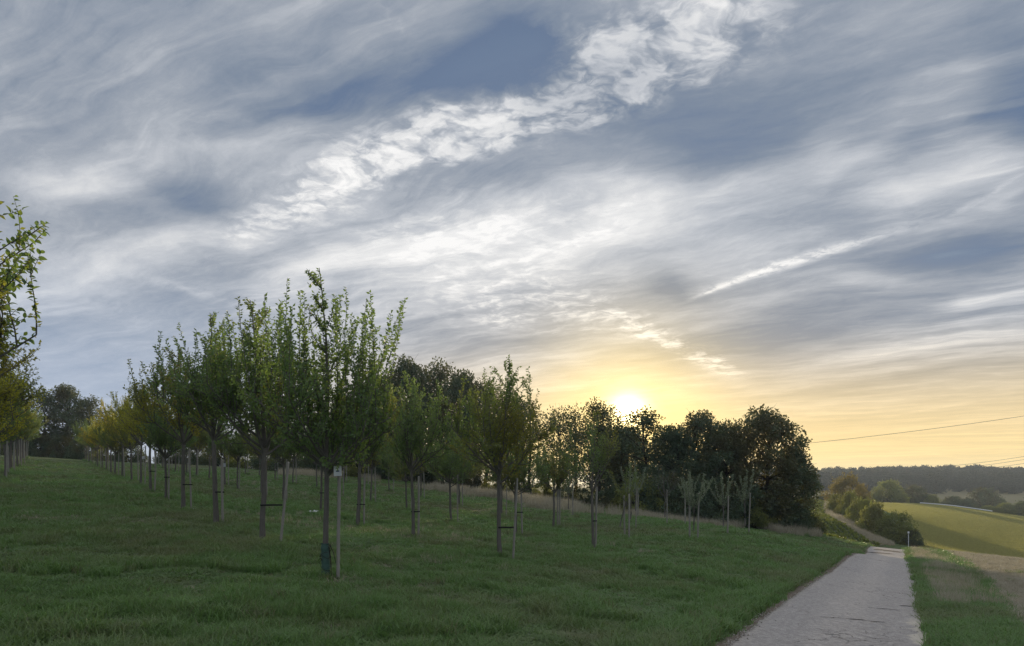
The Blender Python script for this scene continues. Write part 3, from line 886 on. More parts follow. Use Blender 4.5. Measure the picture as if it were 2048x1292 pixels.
def stake_mesh(seed, h, w=.068):
    r = np.random.RandomState(seed)
    k = Wood()
    z = np.array((-.2, .3, .9, 1.5, h - .03, h))
    pts = np.column_stack((r.normal(0, .004, 6), r.normal(0, .004, 6), z))
    k.tube(pts, np.array((1, 1, .98, .97, .96, .82)) * w / 2, 8)
    n0 = k.n - 8
    me = mesh_np("wooden_stake", np.concatenate(k.v), [np.concatenate(k.f), np.array([[n0 + i for i in range(8)]])], [M_STAKE], smooth=False)
    return me
STAKES = [stake_mesh(1, 2.05), stake_mesh(2, 1.95, .074), stake_mesh(3, 2.15, .062)]
m_strap, T, out = material("black_strap")
principled(T, out, (.015, .015, .016), .7)
def strap(stake, a, b, z):
    """a flat band round stake and bole, child of the stake"""
    d = (Vector((b.x, b.y, 0)) - Vector((a.x, a.y, 0))); L = d.length; th = math.atan2(d.y, d.x)
    vs, fs = [], []
    n = 16; pr_ = []
    for i in range(n):
        t_ = 2 * math.pi * i / n
        c_, s_ = math.cos(t_), math.sin(t_)
        x = (L + .062 * c_) if c_ > 0 else .046 * c_
        y = s_ * (.062 if c_ > 0 else .046)
        pr_.append((x, y))
    for zz_ in (z - .018, z + .018):
        for x, y in pr_:
            vs.append((a.x + x * math.cos(th) - y * math.sin(th), a.y + x * math.sin(th) + y * math.cos(th), a.z + zz_))
    fs = [(i, (i + 1) % n, n + (i + 1) % n, n + i) for i in range(n)]
    inv_m = stake.matrix_basis.inverted()
    vs = [tuple(inv_m @ Vector(v)) for v in vs]
    me = mesh_np("tie_strap", vs, np.array(fs), [m_strap])
    md = link("tie_strap", me, stake)
    s = md.modifiers.new("thick", 'SOLIDIFY'); s.thickness = .006
    return md

def make_stake(loc, k, tilt=(0, 0), label=None, group=None, scale=1.0):
    o = link("wooden_stake", STAKES[k % 3], None, loc)
    o.rotation_euler = (tilt[0], tilt[1], k * 1.3)
    o.scale = (1, 1, scale)
    tag(o, label, "stake", group)
    return o

U_ROW = Vector((-.5385, .8426, 0))
rr = random.Random(5)
ROWS = [  # name for labels, first tree, number, trees' variants
    ("lane's left row", (-7.3, 8.0), 19, 0),
    ("lane's right row", (-3.32, 13.0), 19, 1),
    ("second row right of the lane", (-.31, 19.0), 15, 2),
    ("third row right of the lane", (2.72, 24.5), 11, 3),
    ("fourth row right of the lane", (2.05, 36.0), 7, 4),
]
BASES = []
A0 = None
for rname, (x0, y0), count, ri in ROWS:
    for i in range(count):
        x = x0 + U_ROW.x * 5.0 * i + (rr.uniform(-.15, .15) if i else 0); y = y0 + U_ROW.y * 5.0 * i + (rr.uniform(-.15, .15) if i else 0)
        base = Vector((x, y, ground(x, y)))
        BASES.append(base)
        s = rr.uniform(.86, 1.04)
        pr = APPLES[(i * 3 + ri * 2) % 5]
        kind = "leafy apple tree"
        if ri == 1 and i == 0: pr, s, kind = TALL, .98, "tall apple tree with green trunk guard"
        if ri == 1 and i == 1: pr, s = APPLES[1], 1.1
        if ri == 1 and i == 2: pr, s = APPLES[3], 1.25
        if ri == 1 and i == 3: pr, s = APPLES[0], 1.18
        if ri == 1 and i >= 4: s *= 1.02 - .008 * i
        if ri == 2 and i == 0: pr, s = APPLES[2], 1.05
        if ri == 2 and i == 1: pr, s = APPLES[4], 1.04
        if ri == 2 and i == 2: pr, s = APPLES[3], 1.18
        if ri == 3 and i == 0: pr, s, kind = THIN, .98, "thin pale-boled apple tree"
        if ri == 0 and i in (1, 2, 3, 5): pr = YELLOW[i % 2]
        if ri == 1 and i in (5, 6, 7, 8, 10, 11, 13): pr, s = YELLOW[0 if i != 7 else 1], s * 1.05
        if ri == 1 and i == 3: pr = YELLOW[1]
        if pr in YELLOW: kind = "yellowing apple tree"
        if ri >= 3 and i: s *= .86
        if ri == 0 and i == 0: pr, s = None, 1.0
        rz = rr.uniform(0, 6.28)
        where = f"{kind}, {ORD[i]} from the front, {rname}"
        if pr is None:
            A0 = (base, None)
        else:
            e = plant("apple_tree", pr, base, rz, ((s * .90, s * .90, s) if ri == 1 and i == 0 else (s * .98, s * .98, s) if ri == 1 and i < 4 else (s * rr.uniform(.85, 1.08), s * rr.uniform(.85, 1.08), s * rr.uniform(.94, 1.08))), where, "apple tree", "apple trees planted in rows")
            if i > 1: e.rotation_euler = (rr.uniform(-.035, .035), rr.uniform(-.035, .035), rz)
            if ri == 1 and i == 0: B0 = e
        # its stake
        off = Vector((.25, -.10, 0)) if ri == 1 and i == 0 else Vector((rr.uniform(.15, .30), rr.uniform(-.15, .15), 0))
        if ri == 2 and i == 0: off = Vector((.34, -.05, 0))
        if ri == 1 and i == 1: off = Vector((.40, .05, 0))
        if ri == 3 and i == 0: off = Vector((.09, .06, 0))
        sp = base + off; sp.z = ground(sp.x, sp.y)
        tilt = (rr.uniform(-.02, .02), rr.uniform(-.03, .03))
        if ri == 1 and i == 1: tilt = (0, -.10)
        if ri == 2 and i == 0: tilt = (0, -.055)
        st = make_stake(sp, i + ri + (ri == 1), tilt, f"weathered stake of the {ORD[i]} tree from the front, {rname}", "wooden stakes holding the apple trees", rr.uniform(.95, 1.05))
        if ri == 1 and i == 0: B0_stake = st
        if (ri, i) in ((2, 0), (1, 1), (2, 1), (1, 2), (1, 3), (1, 4), (1, 5), (2, 2), (2, 3), (3, 0), (3, 1), (0, 3), (0, 4)):
            bpy.context.view_layer.update()
            strap(st, sp, base, .85 if ri == 2 else .95)

# the tree at the left edge: its largest leaves are leaves of their own
base = A0[0]
def score(P_, th):
    c_, s_ = math.cos(th), math.sin(th)
    X = P_[:, 0] * c_ - P_[:, 1] * s_ + base.x; Y = P_[:, 0] * s_ + P_[:, 1] * c_ + base.y
    px = CX + F_PX * X / Y; py = HORIZON - F_PX * (P_[:, 2] + base.z - EYE) / Y
    m = (px > 3) & (px < 76)
    h_ = np.histogram(py[m], bins=np.arange(440, 890, 25))[0]
    return np.minimum(h_, 45).sum() - 4.0 * (px > 82).sum() - 8.0 * ((px > -4) & (py < 420)).sum()
best = None
for sd in (131, 132, 133, 134, 135, 136):
    res = apple(sd, 5.3, 1.75, limbs=12, subs=9, shoots=4, rad=.06, leaf=(.062, .095))
    for th in np.linspace(0, 6.28, 60, endpoint=False):
        sc_ = score(res[2][0], th)
        if best is None or sc_ > best[0]:
            best = (sc_, th, res)
_, th, (tr_, br_, (P_, D_, S_), r_) = best
for w_ in (tr_, br_):
    for V_ in w_.v:
        V_[:, :2] = V_[:, :2] @ np.array(((math.cos(th), math.sin(th)), (-math.sin(th), math.cos(th))))
for A in (P_, D_):
    A[:, :2] = A[:, :2] @ np.array(((math.cos(th), math.sin(th)), (-math.sin(th), math.cos(th))))
e = bpy.data.objects.new("apple_tree", None); COL.objects.link(e); e.location = base
tag(e, "large yellow-green apple tree cut by the left edge, first in the lane's left row", "apple tree", "apple trees planted in rows")
link("trunk", tr_.mesh("trunk", M_BARK), e); link("branches", br_.mesh("branches", M_BARK), e)
wp = P_ + np.array(base)
px_ = CX + F_PX * wp[:, 0] / wp[:, 1]
cand = np.where(px_ > 6)[0]
cand = cand[np.argsort(-(S_[cand] / wp[cand, 1]))][:300]
mask = np.ones(len(P_), bool); mask[cand] = False
c = link("crown", leaves_mesh("crown", P_[mask], D_[mask], S_[mask], M_APPLE_M, r_), e); c["kind"] = "stuff"
def nice_leaf():
    """a single leaf of unit length along Y: pointed oval, folded at the midrib, tip bent down, with a stalk"""
    prof = [(0, 0.0), (.14, .17), (.36, .27), (.6, .25), (.82, .14), (1.0, 0.0)]
    V, F = [(-.008, -.22, .03), (.008, -.22, .03)], []
    for y, w in prof:
        zb = -.30 * y * y
        V += [(-w, y, zb + w * .42), (0, y, zb), (w, y, zb + w * .42)]
    for i in range(5):
        a = 2 + i * 3
        F += [(a, a + 1, a + 4, a + 3), (a + 1, a + 2, a + 5, a + 4)]
    F.append((0, 1, 4, 2))
    return mesh_np("leaf", V, np.array(F), [M_APPLE], smooth=True)
LEAF = nice_leaf()
for k in cand:
    o = bpy.data.objects.new("leaf", LEAF); COL.objects.link(o); o.parent = e
    q_ = Vector(D_[k]).to_track_quat('Y', 'Z')
    o.rotation_mode = 'QUATERNION'
    o.rotation_quaternion = q_ @ Vector((0, 1, 0)).rotation_difference(Vector((0, 1, 0))) 
    o.rotation_quaternion = q_ @ Matrix.Rotation(float(r_.uniform(-1.2, 1.2)), 3, 'Y').to_quaternion()
    o.location = P_[k]; o.scale = (S_[k],) * 3

# ------------------------------------------------------------------ saplings on the right of the orchard
SAPS = [proto(sapling(201, 3.0, 1.35, 9, .55, step=.022, leaf=(.06, .09)), M_YOUNG, M_BARK), proto(sapling(202, 3.1, 1.3, 6, .36, step=.022, leaf=(.06, .09)), M_YOUNG, M_BARK), proto(sapling(203, 3.2, 1.5, 5, .3, step=.022, leaf=(.06, .09)), M_YOUNG, M_BARK),
        proto(sapling(204, 3.1, 1.5, 7, .55, bare=True), M_YOUNG, M_BARK), proto(sapling(205, 3.4, 1.5, 7, .5, lean=.35), M_APPLE, M_BARK)]
SAPLIST = [  # px, depth, kind, label, stake offset
    (1243 - 6, 31.8, 4, "leaning sapling with a bowed stem tied to a stake", .28, 1.0),
    (1388, 29.3, 0, "bushy pale sapling with spreading upright shoots between two stakes", .16, 1.0),
    (1447, 34, 1, "slender sapling with narrow upright shoots before the dark wood", .20, 1.0),
    (1490, 35, 2, "narrow sapling at the right end of the orchard", .20, 1.0),
    (1330, 38, 3, "bare brushy sapling with leafless twigs before the dark wood", .12, 1.05),
    (1262, 36, 2, "sapling behind the leaning one", .25, 1.1), (1271, 45, 1, "small far sapling at the edge of the tall grass", .15, 1.0),
    (1137, 43, 1, "sapling behind the thin pair of stakes", .25, 1.0),
    (1378, 40, 1, "far sapling half hidden behind the bushy pale one", -.2, 1.0),
]
for px, d, k, lab, so, s in SAPLIST:
    b = at(px, d); b.z = ground(b.x, b.y)
    plant("apple_sapling", SAPS[k], b, (0 if k == 4 else rr.uniform(0, 6.28)), s, lab, "sapling", "young saplings on stakes")
    sp = b + Vector((so, .05, 0)); sp.z = ground(sp.x, sp.y)
    st = make_stake(sp, k, (rr.uniform(-.02, .02), rr.uniform(-.03, .03)), "pale stake beside the " + lab.split(" with")[0].split(" before")[0], "stakes holding the saplings", .9)
for px, d, lab in ((1379, 29.6, "pale leaning stake left of the bushy pale sapling"), (1119, 36.3, "short stake left of the first tree in the fourth row"), (1258, 30.5, "dark stake right of the leaning sapling")):
    b = at(px, d); b.z = ground(b.x, b.y)
    make_stake(b, 1, (0, .05), lab, "stakes holding the saplings", .95)

# ------------------------------------------------------------------ the wood edge behind the orchard
WOODS = [proto(woodland(301, 12, 4.3, .8, 56, 270), M_WOOD, M_OAKBARK, .7), proto(woodland(302, 12, 3.6, 2.0, 34, 150), M_WOOD, M_OAKBARK, .7),
         proto(woodland(303, 12, 4.8, .8, 64, 270), M_WOOD, M_OAKBARK, .7), proto(woodland(304, 12, 3.6, 2.2, 28, 105, open_=1.25), M_WOOD, M_OAKBARK, .7)]
WLIST = [  # px, top py, depth, variant, width factor, label
    (1118, 815, 66, 3, .9, "thin open-crowned woodland tree, sky shining through, left of the sun"),
    (1150, 812, 69, 3, .9, "open woodland tree with a dark upright bole left of the sun"),
    (1192, 806, 63, 1, .95, "round-topped woodland tree just left of the setting sun"),
    (1212, 856, 74, 0, .9, "low dense woodland tree added deeper in the wood left of the sun to block it"), (1262, 862, 72, 0, .9, "low dense woodland tree added deeper in the wood below the sun to block it"),  # both trees added to stop sun leaking through onto the grass
    (1238, 852, 67, 1, 1.0, "lower woodland tree right under the setting sun"),
    (1296, 822, 63, 1, 1.2, "woodland tree just right of the setting sun with glowing edges"),
    (1345, 858, 61, 0, 1.0, "dense dark woodland tree, second right of the sun"),
    (1398, 832, 62, 0, .95, "dense dark woodland tree in the middle of the wood edge"),
    (1455, 850, 60, 2, .9, "dark woodland tree left of the large rounded one"),
    (1535, 824, 60, 2, 1.02, "large rounded dark tree at the right end of the wood edge"),
    (1588, 905, 60, 0, .95, "low broad tree at the very end of the wood edge"),
    (820, 724, 74, 2, .80, "tall dark woodland tree behind the orchard's middle"), (875, 728, 73, 1, .85, "tall woodland tree second of the group behind the orchard's middle"),
    (925, 752, 71, 0, .75, "woodland tree at the right of the group behind the orchard's middle"), (770, 760, 78, 0, .8, "woodland tree at the left of the group behind the orchard's middle"),
    (1000, 800, 70, 3, .9, "open woodland tree behind the second row's front tree"), (1060, 812, 68, 3, .9, "open woodland tree left of the glowing gap"),
    (968, 765, 75, 1, .8, "woodland tree half hidden behind the second row's front tree"), (1032, 796, 73, 1, .8, "woodland tree at the left edge of the glowing gap"),
    (88, 785, 106, 1, 1.0, "dark tree closing the mown lane at its far left"), (130, 775, 108, 0, .9, "tallest dark tree closing the mown lane"), (178, 795, 110, 1, 1.0, "dark tree at the right of the lane's end"),
    (30, 800, 104, 2, .9, "broad dark tree behind the left row"), (700, 800, 82, 1, .9, "woodland tree behind the tall dark apple tree"), (640, 830, 86, 0, .9, "low woodland tree behind the tall dark apple tree"),
]
for px, ty, d, k, wf, lab in WLIST:
    b = at(px, d)
    top = EYE - (ty - HORIZON) / F_PX * d
    h = (top - b.z) / 12.0 * .985
    plant("woodland_tree", WOODS[k], b, rr.uniform(0, 6.28), (h * wf * 1.02, h * wf * 1.02, h), lab, "woodland tree", "trees of the wood edge")

BUSHES = [proto(bush(401, 3.0, 2.2), M_WOOD, M_OAKBARK, .6), proto(bush(402, 2.6, 2.4), M_BUSH, M_OAKBARK, .6), proto(bush(403, 3.2, 2.0), M_BUSH, M_OAKBARK, .6), proto(bush(404, 3.0, 2.3), M_AUTUMN, M_OAKBARK, .6)]
k_ = 0
NB = {"right of the sun": -1, "under the setting sun": -1, "behind the orchard rows": -1}
for px, d, h in [(1085, 68, 1.6), (1130, 63, 1.3), (1165, 62, 1.4), (1205, 60, 1.5), (1240, 60, 2.0), (1280, 58, 3.4), (1320, 58, 3.6), (1365, 58, 3.4), (1410, 58, 3.6), (1455, 58, 3.2), (1500, 58, 2.6), (1545, 58.5, 2.4), (1590, 59, 2.2), (1625, 60.5, 1.5),
                 (1040, 68, 1.6), (990, 70, 1.8), (940, 72, 2.2), (890, 74, 3.4), (840, 76, 3.6), (790, 78, 3.6), (740, 80, 3.8), (690, 83, 3.8), (640, 86, 3.8), (590, 89, 3.8), (540, 92, 3.6), (490, 94, 3.4), (440, 96, 3.4), (390, 98, 3.2), (345, 99, 3.0),
                 (260, 102, 3.2), (215, 103, 3.4), (170, 104, 3.6), (125, 104, 3.4), (80, 104, 3.6), (40, 103, 3.4), (0, 102, 3.4)]:
    b = at(px, d)
    front = "right of the sun" if px > 1260 else ("under the setting sun" if px > 1060 else "behind the orchard rows")
    NB[front] += 1
    plant("woodland_bush", BUSHES[0 if k_ % 5 else 1], b, rr.uniform(0, 6.28), (h / 3 * 1.05, h / 3 * 1.05, h / 3),
          f"dark bush at the wood's foot {front}, {ORD[NB[front]]} from {'left' if px > 1060 else 'right'}", "bush", "bushes at the wood edge " + front)
    k_ += 1

# ------------------------------------------------------------------ hedge down the valley, trees beyond the field
HEDGE = [  # px, base py, top py, depth, variant, width m, label
    (1793, 1092, 1020, 91, 2, 5.4, "nearest rounded bush of the hedge, beside the white marker post"),
    (1746, 1066, 1003, 96, 1, 5.0, "second bush of the hedge, dark with a lit top"),
    (1722, 1046, 993, 104, 2, 4.6, "third bush of the hedge behind the dark one"),
    (1766, 1076, 1030, 93, 1, 3.6, "low bush between the first two of the hedge"),
    (1700, 1032, 982, 114, 1, 5.0, "small green bush of the hedge before the golden tree"),
    (1672, 1020, 985, 122, 2, 3.4, "low bush of the hedge under the golden tree"),
    (1690, 1012, 945, 150, 3, 9.0, "golden sunlit tree at the far end of the hedge"),
    (1720, 1008, 968, 158, 3, 5.5, "smaller golden bush leaning on the golden tree"),
    (1826, 1093, 1058, 89, 0, 2.6, "dark low bush at the hedge's near right end"),
]
for px, by, ty, d, k, wm, lab in HEDGE:
    X = (px - CX) / F_PX * d
    b = Vector((X, d, float(zf(X, d))))
    top = EYE - (ty - HORIZON) / F_PX * d
    h = max(top - b.z, .8)
    hh = {0: 3.0, 1: 2.6, 2: 3.2, 3: 3.0}[k]; ww = {0: 2.2, 1: 2.4, 2: 2.0, 3: 2.3}[k]
    plant("hedge_bush", BUSHES[k], b, rr.uniform(0, 6.28), (wm / 2 / ww, wm / 2 / ww, h / hh * .93), lab, "bush")
FARB = [proto(bush(411, 3.0, 2.2, 34, 190, (.10, .17)), M_BUSH, M_OAKBARK, .7), proto(bush(412, 2.8, 2.5, 34, 190, (.10, .17)), M_WOOD, M_OAKBARK, .7)]
FAR = [(1776, 958, 240, 0, 74, "rounded lit tree beyond the crop field, left of the pair"), (1828, 966, 248, 1, 62, "rounded darker tree beyond the crop field, right of the pair"), (1864, 988, 244, 0, 34, "small yellowish bush right of the pair of rounded trees"),
       (1966, 971, 262, 1, 76, "dome-shaped tree standing alone beyond the crop field"), (1905, 990, 256, 1, 50, "dark bush left of the dome-shaped tree"), (1928, 996, 250, 1, 40, "low dark bush before the dome-shaped tree"),
       (1975, 1010, 240, 0, 36, "low green bush at the field's far edge"), (2010, 1004, 236, 0, 44, "green bush at the field's far edge near the frame's right side"), (2044, 1000, 232, 0, 44, "green bush cut by the right edge of the picture"),
       (1996, 990, 268, 1, 40, "dark bush behind the green ones at the field's far edge"), (2070, 985, 262, 1, 60, "dark bush just beyond the right edge"), (1745, 985, 262, 1, 50, "dark bush behind the golden tree"), (1650, 1000, 180, 1, 40, "dark bush left of the golden tree")]
for px, ty, d, k, wpx, lab in FAR:
    b = at(px, d)
    h = max(EYE - (ty - HORIZON) / F_PX * d - b.z, 2.0)
    wm = wpx / F_PX * d
    plant("field_tree", FARB[k], b, rr.uniform(0, 6.28), (wm / 2 / 2.3, wm / 2 / 2.3, h / 2.95 * .93), lab, "tree")

# ------------------------------------------------------------------ scatter: one object of many tiny plants
LIB = {}
def scatter(name, pts, rot, scl, protos, kind="stuff"):
    """points of a mesh that each carry one of the given small meshes (geometry nodes)"""
    pts = np.asarray(pts, float); n = len(pts)
    me = bpy.data.meshes.new(name)
    me.vertices.add(n); me.vertices.foreach_set("co", pts.astype(np.float32).ravel())
    a = me.attributes.new("turn", 'FLOAT_VECTOR', 'POINT'); a.data.foreach_set("vector", np.asarray(rot, np.float32).ravel())
    a = me.attributes.new("size", 'FLOAT_VECTOR', 'POINT'); a.data.foreach_set("vector", np.asarray(scl, np.float32).ravel())
    a = me.attributes.new("which", 'INT', 'POINT'); a.data.foreach_set("value", rs.randint(0, len(protos), n).astype(np.int32))
    key = tuple(m.name for m in protos)
    if key not in LIB:
        c = bpy.data.collections.new(name + "_kinds")
        for m in protos:
            c.objects.link(bpy.data.objects.new(m.name, m))
        LIB[key] = c
    o = link(name, me)
    g = bpy.data.node_groups.new(name, 'GeometryNodeTree')
    g.interface.new_socket("Geometry", in_out='INPUT', socket_type='NodeSocketGeometry')
    g.interface.new_socket("Geometry", in_out='OUTPUT', socket_type='NodeSocketGeometry')
    N = g.nodes.new
    gi, go = N('NodeGroupInput'), N('NodeGroupOutput')
    ip = N('GeometryNodeInstanceOnPoints'); ci = N('GeometryNodeCollectionInfo')
    ci.inputs['Collection'].default_value = LIB[key]
    ci.inputs['Separate Children'].default_value = True; ci.inputs['Reset Children'].default_value = True
    def attr(nm, t):
        x = N('GeometryNodeInputNamedAttribute'); x.data_type = t; x.inputs['Name'].default_value = nm
        return x.outputs['Attribute']
    L = g.links.new
    L(gi.outputs[0], ip.inputs['Points']); L(ci.outputs[0], ip.inputs['Instance'])
    ip.inputs['Pick Instance'].default_value = True
    L(attr("which", 'INT'), ip.inputs['Instance Index'])
    er = N('FunctionNodeEulerToRotation'); L(attr("turn", 'FLOAT_VECTOR'), er.inputs[0]); L(er.outputs[0], ip.inputs['Rotation'])
    L(attr("size", 'FLOAT_VECTOR'), ip.inputs['Scale'])
    L(ip.outputs[0], go.inputs[0])
    md = o.modifiers.new("scatter", 'NODES'); md.node_group = g
    o["kind"] = kind
    return o

def tuft(name, seed, n, h, spread, mat, w=.006, bendy=.6, seg=2):
    """a clump of grass blades"""
    r = np.random.RandomState(seed)
    V, F4, F3 = [], [], []
    for _ in range(n):
        a = r.uniform(0, 6.28); rr_ = spread * math.sqrt(r.uniform(0, 1))
        b = np.array((math.cos(a) * rr_, math.sin(a) * rr_, -.02))
        hh = h * r.uniform(.45, 1.1); az_ = r.uniform(0, 6.28); out_ = hh * bendy * r.uniform(.2, 1.1)
        d = np.array((math.cos(az_), math.sin(az_), 0)); s = np.array((-d[1], d[0], 0)) * w * r.uniform(.7, 1.3)
        i0 = len(V)
        V += [b - s, b + s]
        for k in range(1, seg):
            t_ = k / seg
            m_ = b + d * out_ * t_ ** 2 + np.array((0, 0, hh * (t_ - .12 * t_ * t_)))
            V += [m_ - s * (1 - .35 * t_), m_ + s * (1 - .35 * t_)]
            F4.append((i0 + 2 * k - 2, i0 + 2 * k - 1, i0 + 2 * k + 1, i0 + 2 * k))
        V.append(b + d * out_ + np.array((0, 0, hh * (1 - .25 * bendy))))
        F3.append((len(V) - 3, len(V) - 2, len(V) - 1))
    return mesh_np(name, V, [np.array(F4), np.array(F3)], [mat])

def grass_material(name, trans=.35):
    m, T, out = material(name)
    p = pos(T)
    c, n2 = grass_colour(T, p)
    rnd = T.new('ShaderNodeObjectInfo').outputs['Random']
    c = T.mix(T.m('MULTIPLY', T.rng(rnd, .0, 1.0, smooth=False), .5), c, (.085, .130, .035))
    c = T.mix(T.rng(rnd, .86, 1.0), c, (.19, .19, .10))
    nb_ = T.noise(p, 55, 1, .5, dims='3D')
    c = T.mix(T.rng(nb_, .38, .70), T.mix(.30, c, (.02, .05, .02)), T.mix(.25, c, (.20, .30, .12)))
    pr = T.new('ShaderNodeBsdfPrincipled'); T.put(pr.inputs['Base Color'], c); pr.inputs['Roughness'].default_value = .45
    pr.inputs['Specular IOR Level'].default_value = .4
    tr = T.new('ShaderNodeBsdfTranslucent'); T.put(tr.inputs[0], T.v('MULTIPLY', c, (1.6, 1.6, 1.3)))
    mx = T.new('ShaderNodeMixShader'); mx.inputs[0].default_value = trans
    T.t.links.new(pr.outputs[0], mx.inputs[1]); T.t.links.new(tr.outputs[0], mx.inputs[2]); T.t.links.new(mx.outputs[0], out.inputs[0])
    return m
M_GRASS = grass_material("grass_blade")
M_STRAW = leaf_material("straw_blade", (.30, .275, .21), (.46, .43, .345), (.40, .36, .25), .38)
M_CROP = leaf_material("crop_blade", (.225, .225, .095), (.33, .31, .14), (.42, .41, .12), .55)
M_BEETLEAF = leaf_material("beet_leaf", (.095, .14, .035), (.17, .21, .055), (.26, .29, .05), .4)

GR = [tuft("grass_tuft", 500 + i, 34, .16, .15, M_GRASS, .0065, .9) for i in range(5)]
GRL = [tuft("long_grass_tuft", 520 + i, 46, .32, .17, M_GRASS, .007, .9, 3) for i in range(3)]
DRY = [tuft("dry_grass_tuft", 540 + i, 26, .55, .22, M_STRAW, .006, .45) for i in range(3)]
STR = [tuft("straw_tuft", 560 + i, 26, .20, .20, M_STRAW, .007, 1.1) for i in range(4)]

def wedge(n, y0, y1, power, xpad=1.06, left=None, right=None):
    """points over the ground the photograph shows, thinning with distance"""
    u = rs.uniform(0, 1, n)
    k = 1 - power
    Y = (y0 ** k + u * (y1 ** k - y0 ** k)) ** (1 / k)
    px = rs.uniform(-60 if left is None else left, 2110 if right is None else right, n)
    return (px - CX) / F_PX * Y, Y
def off_road(X, Y, pad=.0):
    return (X < edge_l(Y) - .18 + pad + .12 * vnoise(Y, Y * 0, 1.3, 41)) | (X > edge_r(Y) - .04 + .05 * vnoise(Y, Y * 0, .9, 7)) | (Y > 66.2)
def place(name, X, Y, protos, smin, smax, grow=0.0, tall=None):
    n = len(X)
    Z = zf(X, Y) + bumps(X, Y)
    s = rs.uniform(smin, smax, n) * (1 + grow * np.clip(Y - 8, 0, 70) / 10)
    rot = np.column_stack((rs.normal(0, .10, n), rs.normal(0, .10, n), rs.uniform(0, 6.28, n)))
    h = s * (tall if tall is not None else 1.0)
    return scatter(name, np.column_stack((X, Y, Z)), rot, np.column_stack((s, s, h)), protos)

X, Y = wedge(72000, 5.5, 75, 1.55)
ok = off_road(X, Y) & ~inside(STUB, X, Y) & ~inside(BEET, X, Y) & ~inside(PATHZ, X, Y) & ~inside(FIELD, X, Y)
X, Y = X[ok], Y[ok]
lush = 1 + .5 * vnoise(X, Y, 2.2, 51) + .45 * vnoise(X, Y, .7, 52)
sg = 1 + .13 * np.clip(Y - 8, 0, 70) / 4
clump = 1 + .45 * vnoise(X, Y, .42, 66)
lush = lush * clump
place("grass", X, Y, GR, .7, 1.25, .22, np.clip(lush, .22, 2.1) / (1 + .035 * np.clip(Y - 10, 0, 70)))
# longer tussocks
X, Y = wedge(17000, 5.5, 60, 1.6)
ok = off_road(X, Y, -.1) & ~inside(STUB, X, Y) & (vnoise(X, Y, 1.5, 53) + .6 * vnoise(X, Y, .5, 54) > .36)
X, Y = X[ok], Y[ok]
place("grass", X, Y, GRL, .55, 1.0, .03)
X, Y = wedge(9000, 6.5, 62, 1.5, left=1790, right=2110)
ok = off_road(X, Y) & ~inside(STUB, X, Y)
place("grass", X[ok], Y[ok], GR, .9, 1.5, .1)
X, Y = wedge(5000, 8, 24, 1.4, left=-60, right=900)
ok = (vnoise(X, Y, 3.2, 62) + .5 * vnoise(X, Y, .9, 63) > .18)
place("straw", X[ok], Y[ok], STR, .35, .75, .03)
# long grass along both sides of the road
Y = np.exp(rs.uniform(math.log(7), math.log(62), 5200)); side_ = rs.uniform(0, 1, len(Y)) < .4
X = np.where(side_, edge_l(Y) - .28 - np.abs(rs.normal(0, .32, len(Y))), edge_r(Y) + .12 + np.abs(rs.normal(0, .75, len(Y))))
place("grass", X, Y, GRL, .5, 1.05, .02)
# dry grass: right verge, foot of the wood, track beside the beet
Y = np.exp(rs.uniform(math.log(16), math.log(62), 1500)); X = edge_r(Y) + .4 + np.abs(rs.normal(0, .8, len(Y)))
ok = (vnoise(X, Y, 1.6, 55) > -.1) & ~inside(STUB, X, Y)
place("dry_grass", X[ok], Y[ok], DRY, .45, .9, .01)
px = rs.uniform(560, 1640, 4200); d0 = np.interp(px, (560, 700, 950, 1150, 1330, 1640), (80, 76, 60, 53, 53, 59.0))
Y = d0 + rs.normal(0, 1.6, len(px)) - (px < 1250) * np.abs(rs.normal(0, 3.0, len(px))); X = (px - CX) / F_PX * Y
ok = vnoise(X, Y, 4, 56) > -.25
place("dry_grass", X[ok], Y[ok], DRY, .9, 1.7)
X, Y = wedge(1500, 16, 60, 1.2, left=450, right=1300)
ok = (vnoise(X, Y, 5, 57) + .5 * vnoise(X, Y, 1.5, 58) > .35)
place("dry_grass", X[ok], Y[ok], DRY, .3, .6)
X = np.array([p_.x for p_ in BASES for _ in range(9)]) + rs.normal(0, .22, 9 * len(BASES)); Y = np.array([p_.y for p_ in BASES for _ in range(9)]) + rs.normal(0, .22, 9 * len(BASES))
place("grass", X, Y, GRL, .55, 1.0)
# broad-leaved weeds in the turf
weed = [tuft("weed_rosette", 600 + i, 12, .10, .06, M_GRASS, .022, 1.6, 2) for i in range(3)]
X, Y = wedge(7000, 5.5, 30, 1.5)
ok = off_road(X, Y, -.1) & ~inside(STUB, X, Y) & (vnoise(X, Y, 1.9, 64) + .7 * vnoise(X, Y, .6, 65) > .1)
place("weeds", X[ok], Y[ok], weed, .7, 1.5, .02)
# stubble
X, Y = wedge(24000, 7, 62, 1.4, left=1820, right=2200)
ok = inside(STUB, X, Y) & off_road(X, Y)
place("straw", X[ok], Y[ok], STR, .6, 1.1, .06)
X, Y = wedge(900, 7, 62, 1.4, left=1820, right=2200)
ok = inside(STUB, X, Y) & (vnoise(X, Y, 1.2, 59) > .25)
place("grass", X[ok], Y[ok], GRL, .5, .9, .05)
